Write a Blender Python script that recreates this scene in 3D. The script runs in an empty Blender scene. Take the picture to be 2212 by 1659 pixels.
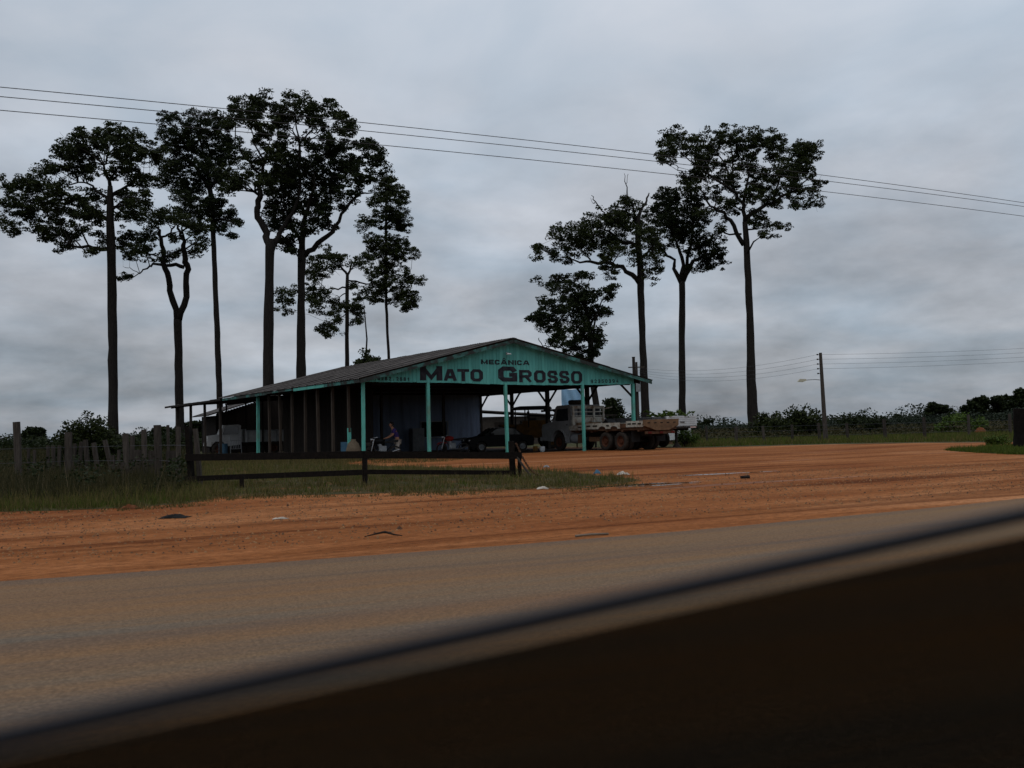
import bpy, bmesh, math, random
import numpy as np
from mathutils import Vector, Matrix
from mathutils.geometry import tessellate_polygon

rnd = random.Random(7)
rng = np.random.default_rng(7)
sc = bpy.context.scene
col = sc.collection
rad = math.radians

# ------------------------------------------------------------------ camera
FPX = 2050.0                      # focal length for a 2212 x 1659 picture
PITCH = math.atan(101.5 / FPX)
ROLL = rad(-1.5)
CAM = Vector((0, 0, 1.2))
CM = Matrix.Rotation(math.pi / 2 + PITCH, 3, 'X') @ Matrix.Rotation(ROLL, 3, 'Z')
cam = bpy.data.cameras.new('camera')
cam.sensor_width = 36.0
cam.lens = 36.0 * FPX / 2212.0
cam.clip_start = 0.02
cam.clip_end = 8000
cam.dof.use_dof = True
cam.dof.focus_distance = 60
cam.dof.aperture_fstop = cam.lens / 8.5       # about an 8 mm wide pupil
co = bpy.data.objects.new('camera', cam)
co.matrix_world = Matrix.Translation(CAM) @ CM.to_4x4()
col.objects.link(co)
sc.camera = co

# ------------------------------------------------------------------ sky and sun
SUN_EL, SUN_AZ = rad(62), rad(200)            # behind the camera, veiled by cloud
w = bpy.data.worlds.new('World'); sc.world = w; w.use_nodes = True
nt = w.node_tree; nt.nodes.clear()
def wn(t, **k):
    n = nt.nodes.new(t)
    for a, b in k.items(): setattr(n, a, b)
    return n
def wl(a, b): nt.links.new(a, b)
def wmath(op, a, b=None, clamp=False):
    n = wn('ShaderNodeMath', operation=op); n.use_clamp = clamp
    for i, v in enumerate((a, b)):
        if v is None: continue
        if isinstance(v, (int, float)): n.inputs[i].default_value = v
        else: wl(v, n.inputs[i])
    return n.outputs[0]
tc = wn('ShaderNodeTexCoord')
sep = wn('ShaderNodeSeparateXYZ'); wl(tc.outputs['Generated'], sep.inputs[0])
zc = wmath('MAXIMUM', sep.outputs[2], 0.0)
den = wmath('ADD', zc, 0.16)
cx = wmath('DIVIDE', sep.outputs[0], den); cy = wmath('DIVIDE', sep.outputs[1], den)
cmb = wn('ShaderNodeCombineXYZ'); wl(cx, cmb.inputs[0]); wl(cy, cmb.inputs[1])
def cloud(scale, detail, rough, dist, off):
    mp = wn('ShaderNodeMapping'); mp.inputs['Location'].default_value = off
    wl(cmb.outputs[0], mp.inputs[0])
    n = wn('ShaderNodeTexNoise'); n.inputs['Scale'].default_value = scale
    n.inputs['Detail'].default_value = detail; n.inputs['Roughness'].default_value = rough
    n.inputs['Distortion'].default_value = dist
    wl(mp.outputs[0], n.inputs['Vector']); return n.outputs[0]
big = cloud(0.55, 4, 0.5, 0.3, (3.1, 1.7, 0))
mid = cloud(1.5, 6, 0.52, 0.35, (0.4, 5.2, 0))
# puffs low on the horizon need roundish shapes: direction space noise
nb = wn('ShaderNodeTexNoise'); nb.inputs['Scale'].default_value = 6.5
nb.inputs['Detail'].default_value = 8; nb.inputs['Roughness'].default_value = 0.55
mpb = wn('ShaderNodeMapping'); mpb.inputs['Scale'].default_value = (1, 1, 2.3)
wl(tc.outputs['Generated'], mpb.inputs[0]); wl(mpb.outputs[0], nb.inputs['Vector'])
# overcast dome: brightness grows from the horizon to the zenith as (1 + 2 sin e) / 3
dome = wmath('ADD', wmath('MULTIPLY', zc, 0.667), 0.333)
m1 = wmath('ADD', wmath('MULTIPLY', big, 0.8), 0.60)
m2 = wmath('ADD', wmath('MULTIPLY', mid, 0.5), 0.75)
lowf = wmath('SUBTRACT', 1.0, wmath('MULTIPLY', zc, 2.6), True)
m3 = wmath('ADD', wmath('MULTIPLY', wmath('MULTIPLY', wmath('SUBTRACT', nb.outputs[0], 0.5), 2.2), lowf), 1.0)
lum = wmath('MULTIPLY', wmath('MULTIPLY', dome, m1), wmath('MULTIPLY', m2, m3))
ramp = wn('ShaderNodeValToRGB')
ramp.color_ramp.elements[0].position = 0.30; ramp.color_ramp.elements[0].color = (0.72, 0.85, 1.0, 1)
ramp.color_ramp.elements[1].position = 0.62; ramp.color_ramp.elements[1].color = (0.86, 0.91, 1.0, 1)
wl(mid, ramp.inputs[0])
sky = wn('ShaderNodeTexSky', sky_type='NISHITA'); sky.sun_disc = False
sky.sun_elevation = SUN_EL; sky.sun_rotation = SUN_AZ
sky.air_density = 1.0; sky.dust_density = 2.0
clc = wn('ShaderNodeMixRGB', blend_type='MULTIPLY'); clc.inputs[0].default_value = 1
lumv = wn('ShaderNodeCombineXYZ')
lum7 = wmath('MULTIPLY', lum, 11.5)
for i in range(3): wl(lum7, lumv.inputs[i])
wl(ramp.outputs[0], clc.inputs[1]); wl(lumv.outputs[0], clc.inputs[2])
mixs = wn('ShaderNodeMixRGB'); mixs.inputs[0].default_value = 0.93
wl(sky.outputs[0], mixs.inputs[1]); wl(clc.outputs[0], mixs.inputs[2])
bg = wn('ShaderNodeBackground'); bg.inputs[1].default_value = 0.1
wl(mixs.outputs[0], bg.inputs[0])
wo = wn('ShaderNodeOutputWorld'); wl(bg.outputs[0], wo.inputs[0])

sun = bpy.data.lights.new('sun', 'SUN'); sun.energy = 0.6; sun.angle = rad(25); sun.color = (1, 0.96, 0.9)
so = bpy.data.objects.new('sun', sun)
sd = Vector((math.sin(SUN_AZ) * math.cos(SUN_EL), math.cos(SUN_AZ) * math.cos(SUN_EL), math.sin(SUN_EL)))
so.rotation_euler = sd.to_track_quat('Z', 'Y').to_euler()
so.location = (0, -20, 60); col.objects.link(so)
vs = sc.view_settings
vs.view_transform = 'Standard'; vs.look = 'None'; vs.exposure = 0.0; vs.gamma = 1.0; vs.use_curve_mapping = False

# ------------------------------------------------------------------ measuring helpers
def ray(px, py):
    return CM @ Vector(((px - 1106) / FPX, -(py - 829.5) / FPX, -1))
def P(px, py, Y):
    d = ray(px, py); return CAM + d * (Y / d.y)
def G(px, py):
    d = ray(px, py); return CAM + d * (-CAM.z / d.z)

# ------------------------------------------------------------------ materials
MATS = {}
def mat(name, c1, c2=None, scale=4.0, rough=0.85, bump=0.0, stretch=(1, 1, 1), metal=0.0, detail=6, lo=0.35, hi=0.65,
        c3=None, s3=1.0, lo3=0.55, hi3=0.7, spec=0.08, bscale=None, island=0.0, rot=0.0):
    if name in MATS: return MATS[name]
    m = bpy.data.materials.new(name); m.use_nodes = True
    t = m.node_tree; N = t.nodes; L = t.links
    b = N['Principled BSDF']
    b.inputs['Roughness'].default_value = rough; b.inputs['Metallic'].default_value = metal
    b.inputs['Specular IOR Level'].default_value = spec
    c2 = c2 or tuple(x * 0.7 for x in c1)
    tcn = N.new('ShaderNodeTexCoord'); mp = N.new('ShaderNodeMapping'); mp.inputs['Scale'].default_value = stretch
    mp.inputs['Rotation'].default_value = (0, 0, rot)
    L.new(tcn.outputs['Object'], mp.inputs[0])
    no = N.new('ShaderNodeTexNoise'); no.inputs['Scale'].default_value = scale; no.inputs['Detail'].default_value = detail
    no.inputs['Roughness'].default_value = 0.62
    L.new(mp.outputs[0], no.inputs['Vector'])
    r = N.new('ShaderNodeValToRGB'); r.color_ramp.elements[0].position = lo; r.color_ramp.elements[1].position = hi
    r.color_ramp.elements[0].color = (*c1, 1); r.color_ramp.elements[1].color = (*c2, 1)
    L.new(no.outputs[0], r.inputs[0]); out = r.outputs[0]
    if c3:
        n3 = N.new('ShaderNodeTexNoise'); n3.inputs['Scale'].default_value = s3; n3.inputs['Detail'].default_value = 8
        n3.inputs['Roughness'].default_value = 0.65
        L.new(mp.outputs[0], n3.inputs['Vector'])
        mr = N.new('ShaderNodeMapRange'); mr.inputs[1].default_value = lo3; mr.inputs[2].default_value = hi3
        L.new(n3.outputs[0], mr.inputs[0])
        mx = N.new('ShaderNodeMixRGB'); L.new(mr.outputs[0], mx.inputs[0]); L.new(out, mx.inputs[1])
        mx.inputs[2].default_value = (*c3, 1); out = mx.outputs[0]
    if island:
        oi = N.new('ShaderNodeObjectInfo'); hs = N.new('ShaderNodeHueSaturation')
        mr2 = N.new('ShaderNodeMapRange'); mr2.inputs[3].default_value = 1 - island; mr2.inputs[4].default_value = 1 + island
        L.new(oi.outputs['Random'], mr2.inputs[0]); L.new(mr2.outputs[0], hs.inputs['Value']); L.new(out, hs.inputs['Color'])
        out = hs.outputs[0]
    L.new(out, b.inputs['Base Color'])
    if bump:
        nb_ = N.new('ShaderNodeTexNoise'); nb_.inputs['Scale'].default_value = bscale or scale * 3; nb_.inputs['Detail'].default_value = 6
        L.new(mp.outputs[0], nb_.inputs['Vector'])
        bp = N.new('ShaderNodeBump'); bp.inputs['Strength'].default_value = bump; bp.inputs['Distance'].default_value = 0.03
        L.new(nb_.outputs[0], bp.inputs['Height']); L.new(bp.outputs[0], b.inputs['Normal'])
    MATS[name] = m; return m

def leafmat(name, c1, c2, trans=0.25):
    m = bpy.data.materials.new(name); m.use_nodes = True
    t = m.node_tree; N = t.nodes; L = t.links; N.clear()
    g = N.new('ShaderNodeNewGeometry'); r = N.new('ShaderNodeValToRGB')
    r.color_ramp.elements[0].color = (*c1, 1); r.color_ramp.elements[1].color = (*c2, 1)
    L.new(g.outputs['Random Per Island'], r.inputs[0])
    d = N.new('ShaderNodeBsdfPrincipled'); d.inputs['Roughness'].default_value = 0.6
    d.inputs['Specular IOR Level'].default_value = 0.08
    tr = N.new('ShaderNodeBsdfTranslucent'); mx = N.new('ShaderNodeMixShader'); mx.inputs[0].default_value = trans
    o = N.new('ShaderNodeOutputMaterial')
    L.new(r.outputs[0], d.inputs['Base Color']); L.new(r.outputs[0], tr.inputs[0])
    L.new(d.outputs[0], mx.inputs[1]); L.new(tr.outputs[0], mx.inputs[2]); L.new(mx.outputs[0], o.inputs[0])
    MATS[name] = m; return m

def glassmat(name, tint, gloss=0.06, base=None):
    m = bpy.data.materials.new(name); m.use_nodes = True
    t = m.node_tree; N = t.nodes; L = t.links; N.clear()
    a = N.new('ShaderNodeBsdfTransparent'); a.inputs[0].default_value = (*tint, 1)
    gl = N.new('ShaderNodeBsdfGlossy'); gl.inputs['Roughness'].default_value = 0.03
    lw = N.new('ShaderNodeLayerWeight'); lw.inputs[0].default_value = 0.15
    mu = N.new('ShaderNodeMath'); mu.operation = 'MULTIPLY'; mu.inputs[1].default_value = gloss * 4
    L.new(lw.outputs['Fresnel'], mu.inputs[0])
    mx = N.new('ShaderNodeMixShader'); L.new(mu.outputs[0], mx.inputs[0])
    L.new(a.outputs[0], mx.inputs[1]); L.new(gl.outputs[0], mx.inputs[2])
    o = N.new('ShaderNodeOutputMaterial'); L.new(mx.outputs[0], o.inputs[0])
    MATS[name] = m; return m

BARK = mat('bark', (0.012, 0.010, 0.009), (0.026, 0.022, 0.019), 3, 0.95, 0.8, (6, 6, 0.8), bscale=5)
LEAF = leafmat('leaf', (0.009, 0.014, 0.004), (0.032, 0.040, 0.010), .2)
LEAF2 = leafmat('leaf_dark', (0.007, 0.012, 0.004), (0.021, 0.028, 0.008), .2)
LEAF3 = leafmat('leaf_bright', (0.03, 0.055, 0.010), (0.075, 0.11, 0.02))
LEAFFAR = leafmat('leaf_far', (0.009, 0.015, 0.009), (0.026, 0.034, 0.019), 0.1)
GRASS = leafmat('grass_blade', (0.038, 0.038, 0.010), (0.15, 0.115, 0.042))
DRYST = leafmat('dry_stem', (0.09, 0.065, 0.035), (0.17, 0.13, 0.075))
GRASSG = leafmat('grass_green', (0.034, 0.054, 0.008), (0.085, 0.105, 0.018))
WEED = leafmat('weed', (0.014, 0.018, 0.006), (0.062, 0.050, 0.022))
TEAL = mat('teal_paint', (0.075, 0.285, 0.255), (0.10, 0.34, 0.30), 2.2, 0.7, 0.25, (3, 3, 0.5), c3=(0.16, 0.2, 0.17), s3=1.6, lo3=0.60, hi3=0.75, island=0.13)
TEALP = mat('teal_post_paint', (0.075, 0.31, 0.26), (0.11, 0.37, 0.31), 3, 0.7, 0.3, (2, 2, 0.6), c3=(0.10, 0.17, 0.13), s3=1.2, lo3=0.50, hi3=0.68)
TEALD = mat('teal_weathered', (0.05, 0.15, 0.135), (0.07, 0.20, 0.175), 2.5, 0.8, 0.3, c3=(0.03, 0.034, 0.031), s3=1.3, lo3=0.38, hi3=0.55)
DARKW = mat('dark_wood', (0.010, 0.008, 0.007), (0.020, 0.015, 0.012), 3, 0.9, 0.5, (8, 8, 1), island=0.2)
GREYW = mat('grey_wood', (0.060, 0.050, 0.042), (0.030, 0.024, 0.020), 3, 0.92, 0.6, (7, 7, 0.8), island=0.25)
RAILW = mat('rail_wood', (0.0055, 0.0042, 0.0035), (0.013, 0.009, 0.007), 2.5, 0.9, 0.5, (6, 6, 6), island=0.15)
BROWNP = mat('brown_post', (0.055, 0.042, 0.033), (0.030, 0.024, 0.019), 3, 0.9, 0.4, (5, 5, 0.8), island=0.2)
WALLB = mat('blue_wall_paint', (0.15, 0.19, 0.27), (0.20, 0.24, 0.32), 2, 0.75, 0.2, (3, 3, 0.5), c3=(0.07, 0.08, 0.10), s3=1.0, lo3=0.5, hi3=0.75, island=0.1)
ROOFM = mat('roof_fibre_cement', (0.090, 0.080, 0.073), (0.055, 0.048, 0.045), 1.6, 0.9, 0.4, c3=(0.022, 0.019, 0.018), s3=0.9, lo3=0.46, hi3=0.62, island=0.22)
BLACKP = mat('black_letter_paint', (0.012, 0.012, 0.016), (0.03, 0.03, 0.036), 5, 0.6, 0.0, c3=(0.07, 0.26, 0.23), s3=3.2, lo3=0.66, hi3=0.74)
TYRE = mat('tyre_rubber', (0.022, 0.019, 0.017), (0.042, 0.034, 0.028), 6, 0.9, 0.3)
RUSTRIM = mat('rust_rim', (0.085, 0.030, 0.016), (0.05, 0.022, 0.014), 8, 0.8)
RUST = mat('rust_steel', (0.11, 0.055, 0.03), (0.055, 0.032, 0.022), 5, 0.85, 0.3)
RUSTB = mat('rusty_brown_board', (0.17, 0.10, 0.055), (0.10, 0.06, 0.036), 3, 0.85, 0.3, c3=(0.05, 0.032, 0.02), s3=2.2, lo3=0.6, hi3=0.7)
CHASSIS = mat('chassis_black', (0.018, 0.015, 0.013), (0.03, 0.024, 0.02), 5, 0.8)
CABW = mat('cab_dirty_white', (0.26, 0.265, 0.265), (0.19, 0.195, 0.19), 2.5, 0.5, 0.1, c3=(0.13, 0.09, 0.06), s3=2.0, lo3=0.62, hi3=0.8)
BOARDW = mat('board_worn_white', (0.40, 0.39, 0.34), (0.27, 0.255, 0.215), 5, 0.8, 0.3, c3=(0.15, 0.085, 0.045), s3=2.6, lo3=0.50, hi3=0.66, island=0.1)
WHITEP = mat('white_paint', (0.50, 0.50, 0.50), (0.42, 0.42, 0.41), 4, 0.5, 0.05, c3=(0.36, 0.33, 0.3), s3=2.0, lo3=0.62, hi3=0.8)
LGREY = mat('light_grey_paint', (0.25, 0.26, 0.265), (0.18, 0.185, 0.19), 3, 0.6, 0.1, c3=(0.14, 0.12, 0.1), s3=2.2, lo3=0.58, hi3=0.75)
DGLASS = mat('dark_glass', (0.02, 0.023, 0.026), (0.03, 0.033, 0.036), 1, 0.08, 0, spec=0.6)
BLACKPLASTIC = mat('black_plastic', (0.014, 0.014, 0.015), (0.02, 0.02, 0.02), 6, 0.6)
BLACKCAR = mat('black_car_paint', (0.004, 0.004, 0.0045), (0.007, 0.0065, 0.0065), 2, 0.55, 0, spec=0.12)
CHROME = mat('chrome', (0.4, 0.4, 0.4), (0.3, 0.3, 0.3), 3, 0.35, 0, metal=1.0)
YELLOW = mat('yellow_machine_paint', (0.17, 0.085, 0.018), (0.10, 0.05, 0.012), 2.5, 0.7, 0.15, c3=(0.06, 0.035, 0.02), s3=1.6, lo3=0.48, hi3=0.65)
REDP = mat('red_paint', (0.25, 0.02, 0.015), (0.16, 0.015, 0.012), 3, 0.5)
REDLENS = mat('red_lens', (0.12, 0.015, 0.012), (0.09, 0.013, 0.01), 3, 0.3)
BLUEP = mat('blue_plastic', (0.06, 0.13, 0.19), (0.04, 0.09, 0.14), 3, 0.6)
SKIN = mat('skin', (0.30, 0.15, 0.09), (0.26, 0.13, 0.08), 8, 0.6)
HAIR = mat('hair', (0.012, 0.010, 0.009), (0.02, 0.016, 0.013), 20, 0.7)
SHIRT = mat('purple_shirt', (0.045, 0.028, 0.12), (0.03, 0.02, 0.08), 5, 0.9)
TROUS = mat('pale_trousers', (0.52, 0.47, 0.40), (0.40, 0.35, 0.30), 5, 0.9)
CONCR = mat('concrete', (0.30, 0.28, 0.26), (0.22, 0.2, 0.185), 3, 0.9, 0.3)
WIREM = mat('wire_metal', (0.05, 0.05, 0.055), (0.06, 0.06, 0.065), 3, 0.6)
SACK = mat('sackcloth', (0.115, 0.09, 0.062), (0.08, 0.062, 0.042), 8, 0.95, 0.4)
TERM = mat('termite_earth', (0.13, 0.045, 0.018), (0.09, 0.032, 0.014), 4, 0.95, 0.6)

# ------------------------------------------------------------------ mesh helpers
class MB:
    def __init__(s): s.v = []; s.f = []
    def add(s, vs_, fs):
        o = len(s.v); s.v += [tuple(x) for x in vs_]; s.f += [tuple(i + o for i in f) for f in fs]; return s
    def box(s, x0, x1, y0, y1, z0, z1, M=None):
        vv = [Vector((x, y, z)) for z in (z0, z1) for x, y in ((x0, y0), (x1, y0), (x1, y1), (x0, y1))]
        if M: vv = [M @ q for q in vv]
        return s.add(vv, [(3, 2, 1, 0), (4, 5, 6, 7), (0, 1, 5, 4), (1, 2, 6, 5), (2, 3, 7, 6), (3, 0, 4, 7)])
    def bar(s, a, b, wx, wy=None, up=(0, 0, 1)):
        a = Vector(a); b = Vector(b); wy = wy or wx
        d = (b - a).normalized(); u = Vector(up)
        if abs(d.dot(u)) > 0.98: u = Vector((1, 0, 0))
        x = d.cross(u).normalized() * wx / 2; y = x.cross(d).normalized() * wy / 2
        vv = [p + sx * x + sy * y for p in (a, b) for sx, sy in ((-1, -1), (1, -1), (1, 1), (-1, 1))]
        return s.add(vv, [(3, 2, 1, 0), (4, 5, 6, 7), (0, 1, 5, 4), (1, 2, 6, 5), (2, 3, 7, 6), (3, 0, 4, 7)])
    def tube(s, pts, rr, n=8, cap=True, wob=0.0):
        pts = [Vector(p) for p in pts]
        if isinstance(rr, (int, float)): rr = [rr] * len(pts)
        o = len(s.v); ref = None
        for i, p in enumerate(pts):
            d = (pts[min(i + 1, len(pts) - 1)] - pts[max(i - 1, 0)]).normalized()
            if ref is None:
                ref = Vector((0, 1, 0)) if abs(d.y) < 0.9 else Vector((1, 0, 0))
            x = (ref - d * ref.dot(d)).normalized(); ref = x; y = d.cross(x)
            for k in range(n):
                a = 2 * math.pi * k / n; r = rr[i] * (1 + (rnd.uniform(-wob, wob) if wob else 0))
                s.v.append(tuple(p + x * math.cos(a) * r + y * math.sin(a) * r))
        for i in range(len(pts) - 1):
            for k in range(n):
                a = o + i * n + k; b = o + i * n + (k + 1) % n
                s.f.append((a, b, b + n, a + n))
        if cap:
            s.f.append(tuple(o + k for k in reversed(range(n))))
            s.f.append(tuple(o + (len(pts) - 1) * n + k for k in range(n)))
        return s
    def cyl(s, a, b, r, r2=None, n=14): return s.tube([a, b], [r, r if r2 is None else r2], n)
    def lathe(s, prof, c, axis='X', n=24):
        """prof: (radius, offset along axis) list, closed loop ring"""
        o = len(s.v); c = Vector(c); m = len(prof)
        for k in range(n):
            a = 2 * math.pi * k / n; ca, sa = math.cos(a), math.sin(a)
            for r, h in prof:
                q = {'X': (h, r * ca, r * sa), 'Y': (r * ca, h, r * sa), 'Z': (r * ca, r * sa, h)}[axis]
                s.v.append(tuple(c + Vector(q)))
        for k in range(n):
            for i in range(m - 1):
                a = o + k * m + i; b = o + ((k + 1) % n) * m + i
                s.f.append((a, b, b + 1, a + 1))
        return s
    def prism(s, poly, a0, a1, axis='X'):
        """polygon in the plane normal to axis, extruded from a0 to a1"""
        o = len(s.v); n = len(poly)
        def q(p, a): return {'X': (a, p[0], p[1]), 'Y': (p[0], a, p[1]), 'Z': (p[0], p[1], a)}[axis]
        s.v += [q(p, a0) for p in poly] + [q(p, a1) for p in poly]
        tri = tessellate_polygon([[Vector((p[0], p[1], 0)) for p in poly]])
        for t in tri:
            s.f.append(tuple(o + i for i in t)); s.f.append(tuple(o + n + i for i in reversed(t)))
        for i in range(n):
            j = (i + 1) % n; s.f.append((o + i, o + j, o + n + j, o + n + i))
        return s
    def mesh(s, name):
        me = bpy.data.meshes.new(name); me.from_pydata(s.v, [], s.f)
        bm = bmesh.new(); bm.from_mesh(me); bmesh.ops.recalc_face_normals(bm, faces=bm.faces); bm.to_mesh(me); bm.free()
        return me
    def build(s, name, m, parent=None, smooth=False, loc=None):
        me = s.mesh(name); me.materials.append(m)
        if smooth: me.polygons.foreach_set('use_smooth', [True] * len(me.polygons))
        return link(name, me, parent, loc)

def link(name, me, parent=None, loc=None):
    o = bpy.data.objects.new(name, me); col.objects.link(o)
    if parent: o.parent = parent
    if loc is not None: o.location = loc
    return o
def tag(o, label, cat, group=None):
    o['label'] = label; o['category'] = cat
    if group: o['group'] = group
    return o
def thing(name, label, cat, loc=(0, 0, 0), rz=0.0, group=None):
    o = bpy.data.objects.new(name, None); col.objects.link(o); o.empty_display_size = 0.3
    o.location = loc; o.rotation_euler = (0, 0, rz)
    return tag(o, label, cat, group)
def struct(o): o['kind'] = 'structure'; return o
def stuff(o, label=None, cat=None):
    o['kind'] = 'stuff'
    if label: o['label'] = label; o['category'] = cat
    return o
def npmesh(name, v, f, m, parent=None, loc=None):
    me = bpy.data.meshes.new(name); v = np.asarray(v, np.float32); f = np.asarray(f, np.int32)
    k = f.shape[1]
    me.vertices.add(len(v)); me.vertices.foreach_set('co', v.ravel())
    me.loops.add(f.size); me.loops.foreach_set('vertex_index', f.ravel())
    me.polygons.add(len(f)); me.polygons.foreach_set('loop_start', np.arange(0, f.size, k, dtype=np.int32))
    me.update(calc_edges=True); me.materials.append(m)
    return link(name, me, parent, loc)
def unit(a): return a / np.maximum(np.linalg.norm(a, axis=1, keepdims=True), 1e-6)
def leaves(c, L, W, droop=0.25):
    """diamond leaves round centres c -> verts, quads"""
    n = len(c); a = rng.normal(size=(n, 3)); a[:, 2] = a[:, 2] * 0.6 - droop; a = unit(a)
    b = unit(np.cross(a, rng.normal(size=(n, 3))))
    s = rng.uniform(0.6, 1.25, (n, 1)); l = a * L * s / 2; wv = b * W * s / 2
    v = np.stack([c - l, c - l * 0.1 + wv, c + l, c - l * 0.1 - wv], 1).reshape(-1, 3)
    return v, np.arange(4 * n).reshape(-1, 4)
def ball(n):
    p = unit(rng.normal(size=(n, 3))); return p * rng.uniform(0.15, 1, (n, 1)) ** 0.5
def blades(c, h, w, lean=0.35):
    """triangular grass blades with base points c and heights h"""
    n = len(c); a = rng.uniform(0, 2 * math.pi, n); d = np.stack([np.cos(a), np.sin(a), np.zeros(n)], 1) * w / 2
    b = rng.uniform(0, 2 * math.pi, n); le = (rng.uniform(0, 1, n) * lean * h)
    tip = c + np.stack([np.cos(b) * le, np.sin(b) * le, h], 1)
    v = np.stack([c - d, c + d, tip], 1).reshape(-1, 3)
    return v, np.arange(3 * n).reshape(-1, 3)
def inpoly(pts, poly):
    x, y = pts[:, 0], pts[:, 1]; r = np.zeros(len(pts), bool); n = len(poly)
    for i in range(n):
        x1, y1 = poly[i][:2]; x2, y2 = poly[(i + 1) % n][:2]
        if y1 == y2: continue
        c = ((y1 > y) != (y2 > y)) & (x < (x2 - x1) * (y - y1) / (y2 - y1) + x1); r ^= c
    return r
def scatter(poly, n, clump=0.0):
    P_ = np.array([p[:2] for p in poly]); lo, hi = P_.min(0), P_.max(0); out = []
    k = 0
    while k < n:
        q = rng.uniform(lo, hi, (n * 2, 2)); q = q[inpoly(q, poly)]
        if clump:
            nn = np.sin(q[:, 0] * 1.7 + 1.3 * np.sin(q[:, 1] * 1.1)) * np.sin(q[:, 1] * 1.9 + np.sin(q[:, 0] * 0.9 + 2))
            q = q[rng.uniform(-1, 1, len(q)) < nn + 1 - clump]
        out.append(q); k += len(q)
    return np.concatenate(out)[:n]
def sheet(name, pts, z, m, jit=0.0, step=0.6):
    dense = []
    for i in range(len(pts)):
        a = Vector(pts[i][:2]); b = Vector(pts[(i + 1) % len(pts)][:2]); k = max(1, int((b - a).length / step))
        k = min(k, 200)
        for j in range(k):
            q = a.lerp(b, j / k); dense.append((q.x + rnd.uniform(-jit, jit), q.y + rnd.uniform(-jit, jit), 0))
    tri = tessellate_polygon([[Vector(p) for p in dense]])
    mb = MB(); mb.add([(p[0], p[1], z) for p in dense], tri)
    me = bpy.data.meshes.new(name); me.from_pydata(mb.v, [], mb.f)
    bm = bmesh.new(); bm.from_mesh(me)
    for fc in bm.faces:
        fc.normal_update()
        if fc.normal.z < 0: fc.normal_flip()
    bm.to_mesh(me); bm.free(); me.materials.append(m)
    return link(name, me), dense

# ------------------------------------------------------------------ ground, lot, road
FIELD = mat('field_soil', (0.030, 0.034, 0.011), (0.048, 0.044, 0.018), 0.35, 0.95, 0.5, c3=(0.12, 0.065, 0.03), s3=0.12, lo3=0.55, hi3=0.7)
me = bpy.data.meshes.new('ground')
S_ = 4000; n_ = 20
gv = [(-S_ + 2 * S_ * i / n_, -S_ + 2 * S_ * j / n_, 0) for j in range(n_ + 1) for i in range(n_ + 1)]
gf = [(j * (n_ + 1) + i, j * (n_ + 1) + i + 1, (j + 1) * (n_ + 1) + i + 1, (j + 1) * (n_ + 1) + i) for j in range(n_) for i in range(n_)]
me.from_pydata(gv, [], gf); me.materials.append(FIELD); struct(link('ground', me))

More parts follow.
